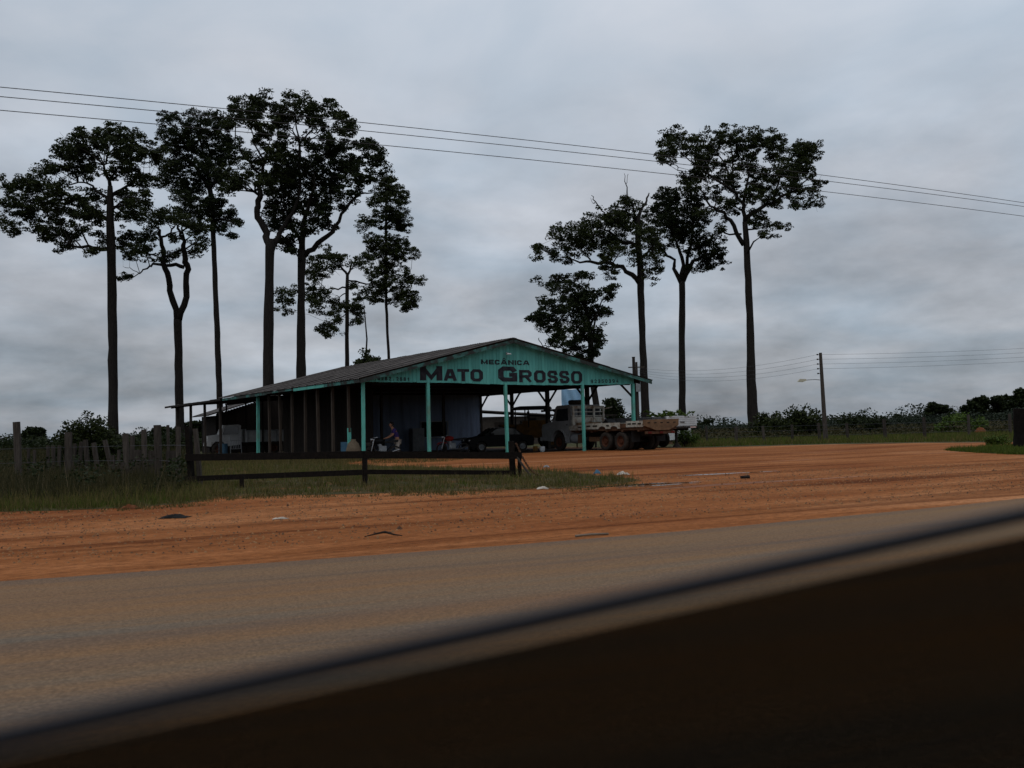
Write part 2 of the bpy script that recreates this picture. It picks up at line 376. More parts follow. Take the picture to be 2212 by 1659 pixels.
def dirtmat():
    m = bpy.data.materials.new('laterite_dirt'); m.use_nodes = True
    t = m.node_tree; N = t.nodes; L = t.links; b = N['Principled BSDF']
    tcn = N.new('ShaderNodeTexCoord')
    def noise(scale, stretch, detail=7, rough=0.6, rot=rad(-25), loc=(0, 0, 0), dist=0.0):
        mp = N.new('ShaderNodeMapping'); mp.inputs['Rotation'].default_value = (0, 0, rot)
        mp.inputs['Location'].default_value = loc
        m2 = N.new('ShaderNodeMapping'); m2.inputs['Scale'].default_value = stretch
        L.new(tcn.outputs['Object'], mp.inputs[0]); L.new(mp.outputs[0], m2.inputs[0])
        n = N.new('ShaderNodeTexNoise'); n.inputs['Scale'].default_value = scale; n.inputs['Detail'].default_value = detail
        n.inputs['Roughness'].default_value = rough; n.inputs['Distortion'].default_value = dist
        L.new(m2.outputs[0], n.inputs['Vector']); return n.outputs[0]
    def rampc(s, stops):
        r = N.new('ShaderNodeValToRGB'); e = r.color_ramp.elements
        while len(e) < len(stops): e.new(0.5)
        for i, (p_, c_) in enumerate(stops): e[i].position = p_; e[i].color = (*c_, 1)
        L.new(s, r.inputs[0]); return r.outputs[0]
    def mix(f, a, c, mode='MIX'):
        x = N.new('ShaderNodeMixRGB'); x.blend_type = mode
        if isinstance(f, float): x.inputs[0].default_value = f
        else: L.new(f, x.inputs[0])
        L.new(a, x.inputs[1])
        if isinstance(c, tuple): x.inputs[2].default_value = (*c, 1)
        else: L.new(c, x.inputs[2])
        return x.outputs[0]
    base = rampc(noise(0.22, (0.45, 1.4, 1), dist=0.9), [(0.34, (0.165, 0.052, 0.0165)), (0.5, (0.238, 0.086, 0.029)), (0.70, (0.32, 0.136, 0.056))])
    tracks = rampc(noise(0.75, (0.09, 1.6, 1), 5, 0.6, dist=0.9), [(0.34, (0.50, 0.43, 0.40)), (0.47, (0.92, 0.90, 0.88)), (0.68, (1.22, 1.26, 1.34))])
    c = mix(1.0, base, tracks, 'MULTIPLY')
    fine = rampc(noise(9.0, (0.6, 1.3, 1), 8, 0.72), [(0.30, (0.45, 0.43, 0.42)), (0.50, (0.96, 0.96, 0.96)), (0.70, (1.5, 1.58, 1.7))])
    c = mix(0.85, c, fine, 'MULTIPLY')
    peb = rampc(noise(26.0, (1, 1, 1), 3, 0.5), [(0.66, (0, 0, 0)), (0.74, (0.8, 0.8, 0.8))])
    c = mix(peb, c, (0.27, 0.145, 0.058))
    drk = rampc(noise(17.0, (0.7, 1.3, 1), 4, 0.6, loc=(7, 3, 0)), [(0.59, (0, 0, 0)), (0.68, (1, 1, 1))])
    c = mix(drk, c, (0.06, 0.028, 0.014))
    L.new(c, b.inputs['Base Color'])
    wet = rampc(noise(0.55, (0.10, 1.3, 1), 4, 0.55, loc=(31.7, 4.2, 0), dist=0.5), [(0.61, (0, 0, 0)), (0.68, (1, 1, 1))])
    rr = N.new('ShaderNodeMapRange'); rr.inputs[3].default_value = 0.95; rr.inputs[4].default_value = 0.45; L.new(wet, rr.inputs[0])
    L.new(rr.outputs[0], b.inputs['Roughness']); b.inputs['Specular IOR Level'].default_value = 0.03
    bp = N.new('ShaderNodeBump'); bp.inputs['Strength'].default_value = 0.9; bp.inputs['Distance'].default_value = 0.05
    h = mix(0.5, noise(1.6, (0.12, 1.6, 1), 6, 0.6), noise(7.0, (0.7, 1.2, 1), 8, 0.7))
    L.new(h, bp.inputs['Height']); L.new(bp.outputs[0], b.inputs['Normal'])
    MATS['dirt'] = m; return m
DIRT = dirtmat()
A34 = rad(34)
SO = Vector((-7.0, 44.7, 0))                       # front left corner of the workshop
SU = Vector((math.cos(A34), math.sin(A34), 0)); SS = Vector((-math.sin(A34), math.cos(A34), 0))
def shed(u, s, z=0): return SO + SU * u + SS * s + Vector((0, 0, z))

def edgeZ(x):          # far edge of the asphalt, measured from the picture, gently curved
    xx = max(-12, min(14, x)); z = 10.0 + 0.437 * xx + 0.0145 * xx * xx
    return z + (x - xx) * (0.437 + 0.029 * xx)
lot = [(-70, edgeZ(-70) - 3), (-20, edgeZ(-20) - 2), (0, 8), (14, edgeZ(14) - 2), (60, edgeZ(60) - 3),
       (85, 90), (60, 62), G(2212, 955), G(2000, 957), G(1800, 960), G(1640, 964), G(1480, 968),
       shed(19, 10), shed(18, 26), shed(6, 36), shed(-3, 36), shed(-3, 20), shed(-2.5, 4), (-16, 33), (-20, 24), (-30, 17), (-75, 4)]
lo_, lotp = sheet('dirt_lot', lot, 0.004, DIRT, 0.12, 0.7); struct(lo_)

def roadmat():
    m = bpy.data.materials.new('worn_asphalt'); m.use_nodes = True
    t = m.node_tree; N = t.nodes; L = t.links; b = N['Principled BSDF']; b.inputs['Roughness'].default_value = 0.9; b.inputs['Specular IOR Level'].default_value = 0.12
    uv = N.new('ShaderNodeUVMap'); uv.uv_map = 'UVMap'
    def noise(scale, st, det=6, ro=0.6, loc=(0, 0, 0), dist=0.0):
        mp = N.new('ShaderNodeMapping'); mp.inputs['Scale'].default_value = st; mp.inputs['Location'].default_value = loc
        L.new(uv.outputs[0], mp.inputs[0]); n = N.new('ShaderNodeTexNoise'); n.inputs['Scale'].default_value = scale
        n.inputs['Detail'].default_value = det; n.inputs['Roughness'].default_value = ro; n.inputs['Distortion'].default_value = dist
        L.new(mp.outputs[0], n.inputs['Vector']); return n.outputs[0]
    def mr(s, a, c):
        r = N.new('ShaderNodeMapRange'); r.inputs[1].default_value = a; r.inputs[2].default_value = c; L.new(s, r.inputs[0]); return r.outputs[0]
    def mix(f, a, c, mode='MIX'):
        x = N.new('ShaderNodeMixRGB'); x.blend_type = mode
        if isinstance(f, float): x.inputs[0].default_value = f
        else: L.new(f, x.inputs[0])
        for i, q in ((1, a), (2, c)):
            if isinstance(q, tuple): x.inputs[i].default_value = (*q, 1)
            else: L.new(q, x.inputs[i])
        return x.outputs[0]
    c = mix(mr(noise(1.0, (0.03, 1.1, 1), 5, 0.6, dist=0.4), 0.38, 0.62), (0.074, 0.067, 0.061), (0.118, 0.098, 0.076))
    c = mix(mr(noise(0.8, (0.035, 1.4, 1), 6, 0.62, (3, 9, 0), 0.5), 0.42, 0.70), c, (0.185, 0.108, 0.052))   # dust carried over from the verge
    c = mix(mr(noise(0.5, (0.05, .5, 1), 7, 0.7, (23, 4, 0), 0.8), 0.40, 0.64), c, (0.19, 0.095, 0.040))
    c = mix(mr(noise(1.3, (0.02, 1.0, 1), 4, 0.5, (13, 2, 0), 0.3), 0.60, 0.70), c, (0.048, 0.043, 0.040))   # tyre marks
    v = N.new('ShaderNodeTexVoronoi'); v.inputs['Scale'].default_value = 55; L.new(uv.outputs[0], v.inputs['Vector'])
    sp = N.new('ShaderNodeValToRGB'); sp.color_ramp.elements[0].color = (1.45, 1.42, 1.35, 1); sp.color_ramp.elements[1].color = (0.6, 0.6, 0.6, 1)
    sp.color_ramp.elements[0].position = 0.12; sp.color_ramp.elements[1].position = 0.75
    L.new(v.outputs['Distance'], sp.inputs[0]); c = mix(0.45, c, sp.outputs[0], 'MULTIPLY')
    fn = noise(26, (1, 1, 1), 8, 0.8); r2 = N.new('ShaderNodeValToRGB')
    r2.color_ramp.elements[0].position = 0.35; r2.color_ramp.elements[0].color = (0.6, 0.6, 0.6, 1)
    r2.color_ramp.elements[1].position = 0.68; r2.color_ramp.elements[1].color = (1.4, 1.38, 1.3, 1)
    L.new(fn, r2.inputs[0]); c = mix(0.7, c, r2.outputs[0], 'MULTIPLY')
    L.new(c, b.inputs['Base Color'])
    bp = N.new('ShaderNodeBump'); bp.inputs['Strength'].default_value = 0.25; bp.inputs['Distance'].default_value = 0.01
    L.new(v.outputs['Distance'], bp.inputs['Height']); L.new(bp.outputs[0], b.inputs['Normal'])
    return m
rv, rf, ruv = [], [], []
xs = [-220 + 440 * i / 220 for i in range(221)]
W_ = 11.0; acc = 0; prev = None
for i, x in enumerate(xs):
    z0 = edgeZ(x); dz = (edgeZ(x + 0.1) - edgeZ(x - 0.1)) / 0.2
    nrm = Vector((dz, -1, 0)).normalized(); q = Vector((x, z0, 0))
    if prev: acc += (q - prev).length
    prev = q
    e0 = q + nrm * rnd.uniform(-0.05, 0.05)
    rv += [(e0.x, e0.y, 0.010), (*(q + nrm * W_).xy, 0.010)]; ruv += [(acc, 0), (acc, W_)]
    if i: rf.append((2 * i - 2, 2 * i - 1, 2 * i + 1, 2 * i))
me = bpy.data.meshes.new('road'); me.from_pydata(rv, [], rf)
ul = me.uv_layers.new(name='UVMap')
for lp in me.loops: ul.data[lp.index].uv = ruv[lp.vertex_index]
me.materials.append(roadmat()); struct(link('road', me))

SHADEF = mat('shade_tinted_earth', (0.014, 0.010, 0.008), (0.032, 0.019, 0.012), .8, .85, .4, c3=(0.07, 0.028, 0.013), s3=.5, lo3=.58, hi3=.75)  # earth floor colour darkened to stand in for the shade under the roof
fl_, _ = sheet('workshop_floor', [tuple(shed(-.4, .9)[:2]), tuple(shed(6, .5)[:2]), tuple(shed(12, 1.0)[:2]), tuple(shed(17.3, .7)[:2]), tuple(shed(17.6, 20)[:2]), tuple(shed(7, 35)[:2]), tuple(shed(-.8, 35)[:2])], .013, SHADEF, .14, .5); struct(fl_)

# ------------------------------------------------------------------ the mechanic's workshop
RIDGE_U, RIDGE_H = 8.35, 5.95
def roofh(u): return RIDGE_H - (RIDGE_U - u) * 0.245 if u < RIDGE_U else RIDGE_H - (u - RIDGE_U) * 0.218
ws = thing('workshop', 'open-fronted mechanic workshop with lettered turquoise plank gable and long grey roof', 'workshop', SO, A34)
FRW = 16.8; LEN = 20.8
def sag(u): return 3.69 - 0.09 * math.sin(max(0, min(1, (u - 4) / 13)) * math.pi) + rnd.uniform(-0.012, 0.012)
gab = MB().bar((0.0, 0.10, 3.78), (FRW, 0.10, 3.78), 0.12, 0.16).build('gable', DARKW, ws)
u = 0.0
while u < FRW - 0.05:
    wd = rnd.uniform(0.185, 0.225); u1 = min(FRW, u + wd)
    a, b = u + 0.005, u1 - 0.006
    y0 = -0.035 + rnd.uniform(-0.004, 0.004)
    zb = sag(u)
    poly = [(a, zb), (b, zb)]
    if a < RIDGE_U < b: poly += [(b, roofh(b) - 0.05), (RIDGE_U, RIDGE_H - 0.05), (a, roofh(a) - 0.05)]
    else: poly += [(b, roofh(b) - 0.05), (a, roofh(a) - 0.05)]
    MB().prism(poly, y0, y0 + 0.024, 'Y').build('plank', TEAL, gab)
    u = u1
# barge boards and eave boards
for (ua, ub) in ((-0.35, RIDGE_U - 0.01), (RIDGE_U + 0.01, 17.85)):
    k = 4
    for i in range(k):
        p0 = ua + (ub - ua) * i / k; p1 = ua + (ub - ua) * (i + 1) / k - 0.01
        MB().prism([(p0, roofh(p0) - 0.20 + rnd.uniform(-.02, .02)), (p1, roofh(p1) - 0.20 + rnd.uniform(-.02, .02)), (p1, roofh(p1) - 0.015), (p0, roofh(p0) - 0.015)], -0.42, -0.39, 'Y').build('barge_board', TEALD, ws)
for i in range(5):
    s0 = -0.38 + i * 4.2; s1 = s0 + 4.18
    m_ = TEALP if i == 1 else TEALD
    MB().box(-0.39, -0.36, s0, s1, roofh(-0.36) - (0.17 if i != 2 else 0.12), roofh(-0.36) - 0.02).build('eave_board', m_, ws)
# roof sheets, corrugated along the slope
def corr(wid, lng, amp=0.022, nw=5, seg=4):
    v, f = [], []; n = nw * seg
    for i in range(n + 1):
        y = wid * i / n; z = amp * math.cos(2 * math.pi * i / seg)
        v += [(0, y, z), (lng, y, z), (0, y, z - 0.012), (lng, y, z - 0.012)]
    for i in range(n):
        a = 4 * i; b = a + 4
        f += [(a, a + 1, b + 1, b), (a + 2, b + 2, b + 3, a + 3), (a, b, b + 2, a + 2), (a + 1, a + 3, b + 3, b + 1)]
    return v, f
def roofside(u_e, u_r, parent, rows, sgn):
    he, hr = roofh(u_e), RIDGE_H
    slen = math.hypot(u_r - u_e, hr - he); ang = math.atan2(hr - he, abs(u_r - u_e))
    ln = slen / rows; v, f = corr(1.14, ln + 0.14)
    mm = bpy.data.meshes.new('roof_sheet'); mm.from_pydata(v, [], f); mm.materials.append(ROOFM)
    cols = 20
    for c in range(cols):
        for r in range(rows):
            o = link('roof_sheet', mm, parent)
            t = r * ln - 0.06
            uu = u_e + sgn * t * math.cos(ang); hh = he + t * math.sin(ang) + 0.03 + 0.016 * ((c % 2) + 0.7 * r) + rnd.uniform(0, 0.012)
            o.location = (uu, -0.43 + c * 1.085, hh)
            o.rotation_euler = (rnd.uniform(-.004, .004), -ang + rnd.uniform(-.004, .004), rnd.uniform(-.006, .006)) if sgn > 0 else (0, 0, 0)
            if sgn < 0:
                o.rotation_euler = (0, -ang, math.pi); o.location = (uu, -0.43 + c * 1.085 + 1.14, hh)
roof = MB().bar((RIDGE_U, -0.43, RIDGE_H + 0.055), (RIDGE_U, 21.2, RIDGE_H + 0.055), 0.34, 0.03).build('roof', ROOFM, ws)
roofside(-0.36, RIDGE_U, roof, 3, 1)
roofside(17.85, RIDGE_U, roof, 3, -1)
# rafters and purlins under the roof
for i in range(6):
    s = 0.35 + i * 4.05
    for (ua, ub) in ((-0.2, RIDGE_U), (17.6, RIDGE_U)):
        MB().bar((ua, s, roofh(ua) - 0.14), (ub, s, roofh(ub) - 0.14), 0.07, 0.14).build('rafter', DARKW, ws)
    MB().bar((0, s, 3.72), (FRW, s, 3.72), 0.10, 0.14).build('tie_beam', DARKW, ws)
for uu in (2.0, 4.2, 6.4, 10.4, 12.6, 14.8):
    MB().bar((uu, -0.35, roofh(uu) - 0.05), (uu, 21, roofh(uu) - 0.05), 0.05, 0.05).build('purlin', DARKW, ws)
# posts
def post(u_, s_, h, w_, m_, parent=ws, lean=0.04, name='post'):
    dx, dy = rnd.uniform(-lean, lean), rnd.uniform(-lean, lean)
    return MB().bar((u_, s_, 0), (u_ + dx, s_ + dy, h), w_ * rnd.uniform(0.93, 1.07), up=(0, 1, 0)).build(name, m_, parent)
def front_u(px):                 # picture column -> distance along the front
    d = ray(px, 960); k = (d.x / d.y); return (k * SO.y - SO.x) / (SU.x - k * SU.y)
for px in (785, 927, 1096):
    post(front_u(px), 0.0, 3.69, 0.145, TEALP, lean=0.05)
post(front_u(1262), 0.0, 3.62, 0.145, TEALP, lean=0.02)
post(FRW - 0.08, 0.0, 3.72, 0.16, TEALP, lean=0.02)
post(FRW + 0.26, 0.35, 3.95, 0.13, DARKW, lean=0.0)
for s_ in (1.84, 3.8, 5.67, 7.5, 9.4, 11.2, 13.0):
    o = post(0.05, s_, 3.78, 0.13, BROWNP)
MB().bar((0.05, 1.84, 0.02), (0.05, 1.84, 1.55), 0.142, up=(0, 1, 0)).build('painted_post_foot', TEALP, ws)
post(0.0, 14.9, 3.75, 0.17, TEALP)
for s_ in (4.2, 8.3, 12.4, 16.4):
    post(FRW - 0.05, s_, 3.85, 0.2, GREYW)
    for sg in (-1, 1):
        MB().bar((FRW - 0.05, s_ + sg * 0.08, 2.9), (FRW - 0.05, s_ + sg * 1.0, 3.75), 0.09).build('brace', DARKW, ws)
MB().bar((FRW - 0.9, 0.05, 3.66), (FRW - 0.05, 0.05, 2.95), 0.09).build('brace', DARKW, ws)
for (uu, s_) in ((4.8, 8.0), (9.4, 9.0), (11.2, 12.0)):
    post(uu, s_, 3.8, 0.12, GREYW)
MB().bar((FRW - 0.05, 0.2, 3.8), (FRW - 0.05, LEN, 3.8), 0.12, 0.18).build('wall_plate', DARKW, ws)
MB().bar((0.05, 0.1, 3.72), (0.05, LEN, 3.72), 0.10, 0.14).build('wall_plate', DARKW, ws)
# back wall of boards, painted pale blue
bw = MB().bar((2.7, 16.42, 3.7), (FRW, 16.42, 3.7), 0.08, 0.1).build('back_wall', DARKW, ws)
u = 2.7
while u < FRW - 0.1:
    u1 = min(FRW - 0.1, u + rnd.uniform(0.2, 0.24)); y0 = 16.33 + rnd.uniform(-.004, .004)
    if not (11.9 < (u + u1) / 2 < 13.9):
        MB().box(u + .003, u1 - .004, y0, y0 + .03, 0, roofh((u + u1) / 2) - 0.1).build('board', WALLB, bw)
    else:
        MB().box(u + .003, u1 - .004, y0, y0 + .03, 0, 0.95).build('board', WALLB, bw)
        MB().box(u + .003, u1 - .004, y0, y0 + .03, 1.97, roofh((u + u1) / 2) - 0.1).build('board', WALLB, bw)
    u = u1
win = MB().box(11.8, 11.88, 16.27, 16.4, 0.9, 2.02).box(13.92, 14.0, 16.27, 16.4, 0.9, 2.02).box(11.7, 14.1, 16.2, 16.4, 0.86, 0.92).box(11.88, 13.92, 16.28, 16.4, 1.96, 2.02).build('window', LGREY, bw)
for i in range(7):
    z = 1.0 + i * 0.14
    MB().box(11.9, 13.9, -0.05, 0.05, -0.008, 0.008).build('slat', DARKW, win, loc=(0, 16.37, z)).rotation_euler = (rad(50), 0, 0)
MB().box(11.8, 14.0, 16.6, 16.63, 0.8, 2.1).build('shutter_backing', DARKW, win)
# dark board wall set in behind the posts of the long side, and the closed rear
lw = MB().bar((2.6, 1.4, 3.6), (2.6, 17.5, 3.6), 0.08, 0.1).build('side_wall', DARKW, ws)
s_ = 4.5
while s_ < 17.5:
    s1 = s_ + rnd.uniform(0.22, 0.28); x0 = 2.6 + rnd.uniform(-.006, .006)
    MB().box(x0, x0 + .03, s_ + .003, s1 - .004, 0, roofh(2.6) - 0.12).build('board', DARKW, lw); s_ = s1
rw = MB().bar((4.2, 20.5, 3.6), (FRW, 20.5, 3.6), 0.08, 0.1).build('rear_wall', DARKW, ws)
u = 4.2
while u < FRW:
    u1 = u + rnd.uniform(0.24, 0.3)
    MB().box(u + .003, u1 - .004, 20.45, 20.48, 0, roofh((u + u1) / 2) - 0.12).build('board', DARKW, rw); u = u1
# lean-to at the far end of the long side
ext = thing('lean_to', 'low dark lean-to roof on grey posts behind the workshop, open at its end', 'lean-to', shed(0, 20.9), A34)
v, f = corr(1.14, 9.2, nw=5)
mm = bpy.data.meshes.new('roof_sheet'); mm.from_pydata(v, [], f); mm.materials.append(ROOFM)
for c in range(13):
    o = link('roof_sheet', mm, ext); o.location = (-0.5 + rnd.uniform(-.05, .05), -0.3 + c * 1.085, 3.76 + 0.016 * (c % 2) + rnd.uniform(-.02, .02)); o.rotation_euler = (0, rad(-3.0), 0)
for s_ in (1.4, 4.9, 8.5, 12.0): post(0, s_, 3.7, 0.16, GREYW, ext)
for s_ in (5.2, 9.0, 13.6): post(4.2, s_, 3.9, 0.1, DARKW, ext)
MB().bar((0, -0.2, 3.68), (0, 13.8, 3.68), 0.1, 0.13).build('beam', DARKW, ext)
MB().bar((-0.5, -0.3, 3.70), (-0.5, 13.8, 3.70), 0.04, 0.12).build('eave_board', DARKW, ext)
MB().bar((4.2, -0.2, 3.9), (4.2, 13.8, 3.9), 0.1, 0.13).build('beam', DARKW, ext)
hut = thing('board_hut', 'dark unpainted board hut behind the grey tipper truck', 'hut', shed(3.6, 35.3), A34)
hw = MB().box(0, 7.5, 0.03, 0.06, 0, 0.2).build('wall', DARKW, hut)
u = 0
while u < 7.5:
    MB().box(u + .004, u + .23, 0, .03, 0, min(4.6, 3.2 + u * 0.30)).build('board', DARKW, hw); u += .235
MB().box(0, 0.04, 0.06, 4, 0, 3.05).build('side_wall', DARKW, hut)
MB().prism([(-0.7, 3.02), (4.8, 4.67), (9, 3.4), (9, 3.5), (4.8, 4.77), (-0.7, 3.12)], -0.25, 4.2, 'Y').build('roof', ROOFM, hut)

# painted lettering on the gable
GL = {'O': [([(.22, 0), (.78, 0), (1, .2), (1, .8), (.78, 1), (.22, 1), (0, .8), (0, .2)], 1)],
 'A': [([(0, 0), (.36, 1), (.64, 1), (1, 0)], 0), ([(.16, .27), (.84, .27)], 0)],
 'T': [([(0, 1), (1, 1)], 0), ([(.5, 1), (.5, 0)], 0)],
 'M': [([(0, 0), (0, 1)], 0), ([(0, 1), (.5, .05), (1, 1)], 0), ([(1, 1), (1, 0)], 0)],
 'G': [([(1, .74), (.82, 1), (.2, 1), (0, .8), (0, .2), (.2, 0), (1, 0), (1, .44), (.62, .44)], 0)],
 'R': [([(0, 0), (0, 1), (.8, 1), (1, .84), (1, .62), (.8, .47), (0, .47)], 0), ([(.55, .47), (1, 0)], 0)],
 'S': [([(1, .70), (.82, 1), (.18, 1), (0, .84), (0, .68), (.18, .54), (.82, .46), (1, .32), (1, .16), (.82, 0), (.18, 0), (0, .30)], 0)],
 'E': [([(1, 1), (0, 1), (0, 0), (1, 0)], 0), ([(0, .5), (.9, .5)], 0)],
 'C': [([(1, .72), (.82, 1), (.18, 1), (0, .82), (0, .18), (.18, 0), (.82, 0), (1, .28)], 0)],
 'N': [([(0, 0), (0, 1)], 0), ([(0, 1), (1, 0)], 0), ([(1, 0), (1, 1)], 0)],
 'I': [([(.5, 0), (.5, 1)], 0)],
 '^': [([(0.1, 0), (.5, 1), (.9, 0)], 0)],
 '1': [([(.15, .72), (.6, 1), (.6, 0)], 0)],
 '2': [([(0, .8), (.2, 1), (.8, 1), (1, .8), (1, .6), (0, 0), (1, 0)], 0)],
 '3': [([(0, .85), (.2, 1), (.8, 1), (1, .82), (1, .65), (.8, .52), (.4, .52)], 0), ([(.8, .52), (1, .35), (1, .15), (.8, 0), (.2, 0), (0, .15)], 0)],
 '4': [([(.78, 0), (.78, 1), (0, .32), (1, .32)], 0)],
 '5': [([(1, 1), (.1, 1), (.05, .55), (.8, .6), (1, .42), (1, .15), (.8, 0), (.2, 0), (0, .15)], 0)],
 '8': [([(.2, .52), (.8, .52), (.95, .66), (.95, .86), (.8, 1), (.2, 1), (.05, .86), (.05, .66)], 1), ([(.2, .52), (.8, .52), (1, .38), (1, .14), (.8, 0), (.2, 0), (0, .14), (0, .38)], 1)],
 '9': [([(.2, .42), (.8, .42), (1, .58), (1, .84), (.8, 1), (.2, 1), (0, .84), (0, .58)], 1), ([(1, .7), (1, .2), (.8, 0), (.2, 0)], 0)],
 '.': [([(.5, 0), (.5, .12)], 0)]}
GL['0'] = GL['O']
def glyph(mb, ch, x0, x1, z0, z1, t, lay=0.0, slope=0.0, kz=1.0):
    zb_ = z0; z1 = (z1 - z0) * kz; z0 = 0.0
    w_, h_ = x1 - x0 - t, z1 - z0 - t
    for k, (pl, closed) in enumerate(GL[ch]):
        pts = [Vector((x0 + t / 2 + p[0] * w_, z0 + t / 2 + p[1] * h_ )) for p in pl]; n = len(pts)
        L_, R_ = [], []
        for i in range(n):
            pr = pts[(i - 1) % n] if (closed or i > 0) else None
            nx = pts[(i + 1) % n] if (closed or i < n - 1) else None
            d0 = (pts[i] - pr).normalized() if pr is not None else (nx - pts[i]).normalized()
            d1 = (nx - pts[i]).normalized() if nx is not None else d0
            n0 = Vector((-d0.y, d0.x)); n1 = Vector((-d1.y, d1.x)); mm_ = (n0 + n1)
            mm_ = mm_.normalized() if mm_.length > 1e-4 else n0
            ml = min(1.35, 1 / max(0.3, mm_.dot(n0))) * t / 2
            e = Vector((0, 0))
            if pr is None: e = -d1 * t * (.05 if ch in 'SCG' else .5)
            if nx is None: e = d0 * t * (.05 if ch in 'SCG' else .5)
            L_.append(pts[i] + mm_ * ml + e); R_.append(pts[i] - mm_ * ml + e)
        y = lay - 0.0006 * k
        vv = [(min(max(p.x, x0), x1), y, zb_ + min(max(p.y, z0), z1) / kz) for p in L_ + R_]; ff = []
        for i in range(n if closed else n - 1):
            j = (i + 1) % n; ff.append((i, j, n + j, n + i))
        mb.add(vv, ff)
def front_pt(px, py):            # picture point -> (u, height) on the gable plane
    d = ray(px, py); q = CAM - SO; nrm = SS
    k = -q.dot(nrm) / d.dot(nrm); pt = q + d * k; return pt.dot(SU), pt.z
def letters(name, items, t, label, kz=1.6):
    for ch, ax, ay, bx, by, *_ in items:
        mb = MB()
        u0, h1 = front_pt(ax, ay); u1, h0 = front_pt(bx, by)
        glyph(mb, ch, u0, u1, h0, h1, min(t, (u1 - u0) * .98), -0.047, 0, kz)
        o = mb.build(name, BLACKP, gab); o['label'] = label
letters('letter', [('M', 906, 790, 955, 822), ('G', 1074.5, 791.5, 1117, 824.5)], 0.34, 'large black painted capitals')
letters('letter', [('A', 957, 797, 986, 823), ('T', 986.5, 797, 1013, 823.5), ('O', 1015, 797.5, 1042.5, 824),
    ('R', 1120, 799, 1148, 826), ('O', 1152, 800, 1178, 826.5), ('S', 1181, 800.5, 1204.5, 827.5), ('S', 1206.5, 801, 1229.5, 828), ('O', 1232, 801.5, 1257, 828.5)], 0.225, 'black painted small capitals')
x = 1038.0; its = []
for ch, wd in (('M', 16.5), ('E', 13), ('C', 13), ('A', 16), ('N', 14), ('I', 5), ('C', 13), ('A', 16)):
    dy = (x - 1038) * 0.024; its.append((ch, x, 776.5 + dy, x + wd - 1.6, 787 + dy)); x += wd
x0c = its[3][1]
letters('letter', its, 0.10, 'black painted word above the name')
letters('letter', [('^', x0c + 3, 772.5, x0c + 11.5, 777.2)], 0.06, 'circumflex accent')
def number(txt, xa, xb, ya, yb, y2, lab):
    n = len(txt); its = []
    for i, ch in enumerate(txt):
        a = xa + (xb - xa) * i / n; dy = (y2 - ya) * i / n
        its.append((ch, a, ya + dy, a + (xb - xa) / n * 0.66, yb + dy))
    letters('digit', its, 0.044, lab, 1.2)
number('9282.2581', 814.5, 887, 814, 821.5, 815.5, 'black painted phone number by the corner post')
number('92350394', 1275, 1337, 820, 827.6, 819, 'black painted phone number near the eave end')
u0, h0 = front_pt(1092, 762)
MB().cyl((u0, -0.06, h0), (u0, -0.30, h0 - 0.06), 0.03).lathe([(0.02, 0), (0.13, -0.02), (0.14, -0.06), (0.03, -0.03), (0.02, 0)], (u0, -0.3, h0 - 0.05), 'Z', 12).build('wall_lamp', WHITEP, ws)

# ------------------------------------------------------------------ wheels
def wheel(parent, c, r, wd, side=1, rim=RUSTRIM, axis='X', name='wheel'):
    """side = direction of the outer face along the axis"""
    h = wd / 2
    t = MB().lathe([(r * .60, -h * .85), (r * .80, -h), (r * .95, -h * .9), (r, -h * .62), (r, h * .62), (r * .95, h * .9), (r * .80, h), (r * .60, h * .85)], c, axis, 28).build(name, TYRE, parent, True)
    MB().lathe([(r * .60, -h * .8), (r * .60, side * h * .75), (r * .54, side * h * .72), (r * .46, side * h * .25), (r * .26, side * h * .18), (r * .24, side * h * .55), (0.001, side * h * .6)], c, axis, 20).build('rim', rim, t)
    return t
TR0 = Vector((6.74, 49.1, 0))
tr = thing('flatbed_truck', 'old white flatbed truck with stake headboard parked half under the workshop roof', 'truck', TR0, A34)
R_ = 0.5
for yy in (1.93, 3.2):
    for x_, sd_ in ((0.16, -1), (0.5, -1), (1.95, 1), (2.29, 1)): wheel(tr, (x_, yy, R_), R_, 0.27, sd_)
for x_, sd_ in ((0.2, -1), (2.25, 1)): wheel(tr, (x_, 7.45, R_), R_, 0.27, sd_)
for yy in (1.93, 3.2, 7.45): MB().cyl((0.2, yy, R_), (2.25, yy, R_), 0.09).build('axle', CHASSIS, tr)
MB().box(0.75, 0.85, 0.3, 9.0, 0.75, 1.0).build('frame_rail', CHASSIS, tr); MB().box(1.6, 1.7, 0.3, 9.0, 0.75, 1.0).build('frame_rail', CHASSIS, tr)
MB().box(0.05, 2.4, 0.1, 6.2, 1.08, 1.22).build('bed_frame', RUST, tr)
bd = MB().box(0.02, 2.43, 0.05, 6.25, 1.22, 1.28).build('bed', RUST, tr)
for i in range(5): MB().box(0.02, 2.43, 0.4 + i * 1.3, 0.5 + i * 1.3, 1.0, 1.08).build('cross_member', RUST, tr)
